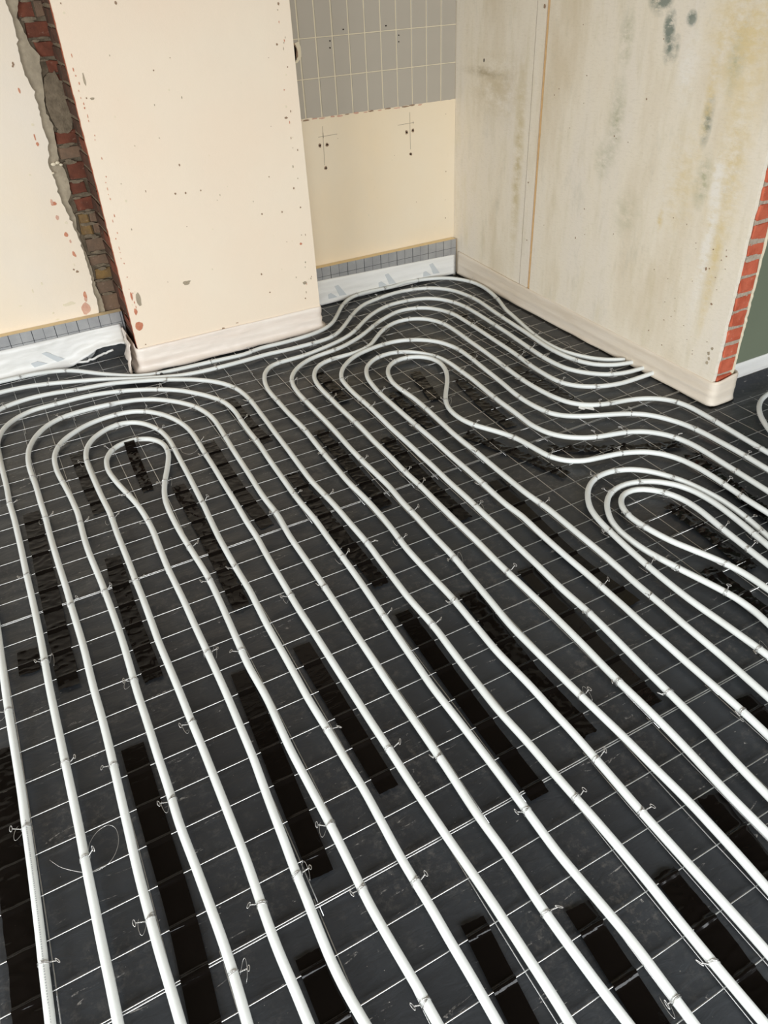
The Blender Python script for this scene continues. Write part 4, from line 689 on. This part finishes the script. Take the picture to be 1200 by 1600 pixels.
PL = {
 'loopA1': 'innermost white pipe hairpin at left, its narrow bend below the chimney breast',
 'loopA2': 'white pipe hairpin second from inside in the left coil, touching the innermost bend',
 'loopA3': 'white pipe hairpin third from inside in the left coil',
 'loopA4': 'white pipe hairpin fourth from inside in the left coil, just inside the photo edge',
 'loopA5': 'white left-coil pipe hairpin, fifth from inside, its bend just cut by the left photo edge',
 'loopA6': 'outermost white pipe hairpin of the left coil, its right leg beside the meandering pipes',
 'feed1': 'white pipe nearest the walls, hugging the chimney breast foot and alcove strip',
 'feed2': 'white pipe second from the walls, joining the outermost one by the right wall',
 'serp1': 'white pipe third from the alcove walls, its long leg beside the left coil',
 'serp2': 'white pipe fourth from the walls, frontmost of those ending under the right wall strip',
 'serp3': 'white pipe fifth from the walls, crossing under its neighbour and passing the brick corner',
 'serp4': 'white pipe whose bend is third from inside around the keyhole in the floor middle',
 'serp5': 'white pipe whose bend touches the innermost keyhole bend from outside',
 'serp6': 'white pipe forming the innermost keyhole bend in the middle and waving off to the right',
 'eye1': 'outer white pipe hairpin of the small right coil',
 'eye2': 'middle white pipe hairpin of the small right coil',
 'eye3': 'innermost white pipe hairpin of the small right coil',
 'side': 'short white pipe bend at the right photo edge beyond the brick wall end'}
allp = {}
for name, s in PIPE_PATHS.items(): allp[name] = spline(parse(s))
for name, P in allp.items():
    mb = MB(); z0 = .0167
    pts = [(p.x, p.y, z0 + .0006 * nz(i * .08, len(name))) for i, p in enumerate(P)]
    mb.tube(pts, .00975, 14); o = mb.build('heating_pipe', M['pipe'], None, True); tag(o, PL[name], 'pipe', 'underfloor heating pipes')
    for j, (x, y, a) in enumerate(TIES[name]):
        tt = link(bpy.data.objects.new('wire_tie', TIE[random.randrange(10)]), o)
        tt.location = (x / 1000, y / 1000, z0); tt.rotation_euler = (0, 0, math.radians(a + random.choice((0, 180)) + rnd(-12, 12)))
    if name == 'loopA6':
        mb = MB(); n0 = len(P)
        fr_ = [p for p in P if p.x < -.25 and .75 < p.y < 1.25]
        for k in range(0, len(fr_) - 1):
            for h in (0.15, .5, .8):
                q = fr_[k].lerp(fr_[k + 1], h); mb.box(q.x + .001, q.y - .0014, z0 + .0088, q.x + .0032, q.y + .0014, z0 + .0097)
        tag(mb.build('printed_line', M['print'], o), 'faint grey dashes printed along the pipe', kind='stuff')
mb = MB(); mb.tube([(.560, 3.312, .017), (.566, 3.314, .017)], .0125, 14); tag(mb.build('pipe_clip', M['black_rubber'], smooth=True), 'small black clip on the pipes at the left foot of the chimney breast', 'clip')

# ------------------------------------------------------------------ loose wires and scraps
def loose(label, pts, r=.00055):
    P = spline([Vector(p) for p in pts], .006); mb = MB(); mb.tube([(p.x, p.y, .0072 + .0015 * nz(i * .2, r * 9e3)) for i, p in enumerate(P)], r, 5)
    tag(mb.build('loose_wire', M['tie'], None, True), label, 'wire')
loose('thin loose wire curled in a wide loop between the front left pipes', [(-.276, 1.13), (-.257, 1.101), (-.218, 1.066), (-.194, 1.055), (-.161, 1.062), (-.138, 1.093), (-.134, 1.131), (-.147, 1.15), (-.171, 1.147), (-.191, 1.129), (-.2, 1.106)], .0006)
loose('short rusty wire bow right of the innermost left hairpin', [(.452, 2.643), (.453, 2.61), (.472, 2.587), (.499, 2.592), (.524, 2.621)], .0008)
loose('thin wire curl by the middle of the right wall strip', [(2.257, 2.602), (2.286, 2.6), (2.329, 2.606), (2.326, 2.564), (2.303, 2.527)])
loose('bent wire end on the sheet left of the small right coil legs', [(1.463, 1.068), (1.448, 1.058), (1.429, 1.06), (1.42, 1.05)], .0007)
mb = MB(); mb.poly([(1.962, 2.068), (1.972, 2.045), (1.985, 2.05), (2.003, 2.02), (2.012, 2.04), (1.995, 2.062), (1.975, 2.075)], lambda a, b_, t: Vector((a, b_, .004 + t + .002 * nz(a * 90, b_ * 90))), 0, .006)
tag(mb.build('foam_scrap', M['white'], fix=True), 'torn white scrap under the wavy pipe near the right wall', 'scrap')

# ------------------------------------------------------------------ black tape over the mesh
TL = {
 't1': 'shorter of the two smooth black tape strips left of the photo centre', 't2': 'longer of the two smooth black tape strips left of the photo centre',
 't3': 'long smooth black tape strip just right of the photo centre', 't4': 'black tape strip with a bulging lower end, right of the centre strip', 't5': 'long wrinkled black tape strip two columns right of the centre strip',
 't6': 'long smooth black tape strip just left of the small right coil', 't7': 'wrinkled tape strip just above the photo centre, nearest below the keyhole bend', 't8': 'wrinkled tape strip one column left of the one nearest below the keyhole bend',
 't9': 'long creased tape strip between the straight right legs of the two outermost left hairpins', 't10': 'short crumpled tape between the two outermost left hairpins, where they bend round', 't11': 'creased tape between the right legs of the third and fourth left hairpins',
 't12': 'creased tape beside the right leg of the innermost left hairpin', 't13': 'short crumpled tape wrapped over the innermost left hairpin bend', 't14': 'crumpled tape left of the innermost left hairpin bend',
 't15': 'creased tape strip at left, next right of the long creased left column', 't16': 'long creased tape column at the left photo side', 't17': 'lone square of tape beside the lower end of the left column',
 't18': 'wide tape strip at the bottom left photo edge', 't19': 'longest front black tape strip, running out at the bottom left', 't20': 'black tape strip at the bottom edge between two parting pipes',
 't21': 'tape strip with a bright glint, bottom edge just right of centre', 't22': 'tape strip with two bright glints at the bottom, second from the right', 't23': 'wavy tape strip in the bottom right corner region, left of the last one', 't24': 'wrinkled tape strip leaving the photo at the lower right edge',
 't25': 'short tape strip at the right photo edge below the small coil', 't26': 'crumpled tape inside the small right coil', 't27': 'crumpled tape between the legs of the small right coil, at the right photo edge',
 't28': 'crumpled tape lying crosswise above the small right coil', 't29': 'wide crumpled tape along the right photo edge above the small coil', 't30': 'twisted tape lying askew left of the small right coil',
 't31': 'crumpled tape right of the keyhole bend', 't32': 'crumpled tape inside the keyhole bend', 't33': 'creased tape between two pipe legs just left of the keyhole bend', 't34': 'dark tape under the wall pipes near the alcove corner',
 't35': 'dark wide tape under the wavy pipes by the middle of the right wall', 't36': 'crumpled tape where the alcove pipes turn down, left of the keyhole bend', 't37': 'small tape patch under the third pipe above the keyhole bend'}
WY = []
for ya, yb, dy, dz, t_ in rows:
    y = ya
    while y <= yb + .001: WY.append(y + dy); y += .1
for key, (pts, wd, wrk) in TAPES.items():
    rr = random.Random(key); P = spline([Vector(p) for p in pts], .003); v = []; f = []; NW = 8; sd = rr.uniform(0, 90)
    amp = (.0005, .0034, .008)[wrk]
    for i, p in enumerate(P):
        t_ = (P[min(i + 1, len(P) - 1)] - P[max(i - 1, 0)]).normalized(); n_ = Vector((-t_.y, t_.x))
        for k in range(NW + 1):
            w_ = (k / NW - .5) * wd * (1 + (.10 * nz(i * .05, sd) if wrk else .01 * nz(i * .1, sd))); q = p + n_ * w_
            if i in (0, len(P) - 1): q = q + t_ * rr.uniform(-.001, .001) * (3 if wrk else 1)
            dmin, wy_ = min((abs(q.y - wy), wy) for wy in WY)
            z = .0012 + .0062 * max(0, 1 - max(0, dmin - .0015) / (.006 + .005 * abs(nz(wy_ * 37, sd))))
            a_ = abs(nz(q.x * 26 + sd, q.y * 34, sd)); z += amp * (.9 * max(0, .5 - a_ * 2.2) + .5 * nz(q.x * 60, q.y * 45, sd + 3) * (1 if wrk else .3))
            z = max(z, film_z(q.x, q.y) + .0008, .0006); z = min(z, .0125 if wrk == 2 else .0078)
            if key == 't13' and i * .003 < .06: z += .024 * math.sin(math.pi * min(1, i * .003 / .06))
            v.append((q.x, q.y, z))
    for i in range(len(P) - 1):
        for k in range(NW): f.append((i * (NW + 1) + k, (i + 1) * (NW + 1) + k, (i + 1) * (NW + 1) + k + 1, i * (NW + 1) + k + 1))
    o = obj('tape_strip', v, f, M['tape'], None, True)
    bm = bmesh.new(); bm.from_mesh(o.data); bmesh.ops.recalc_face_normals(bm, faces=bm.faces)
    if sum(fc.normal.z for fc in bm.faces) < 0: bmesh.ops.reverse_faces(bm, faces=bm.faces)
    bm.to_mesh(o.data); bm.free(); tag(o, TL[key], 'tape', 'black tape strips over the mesh wires')
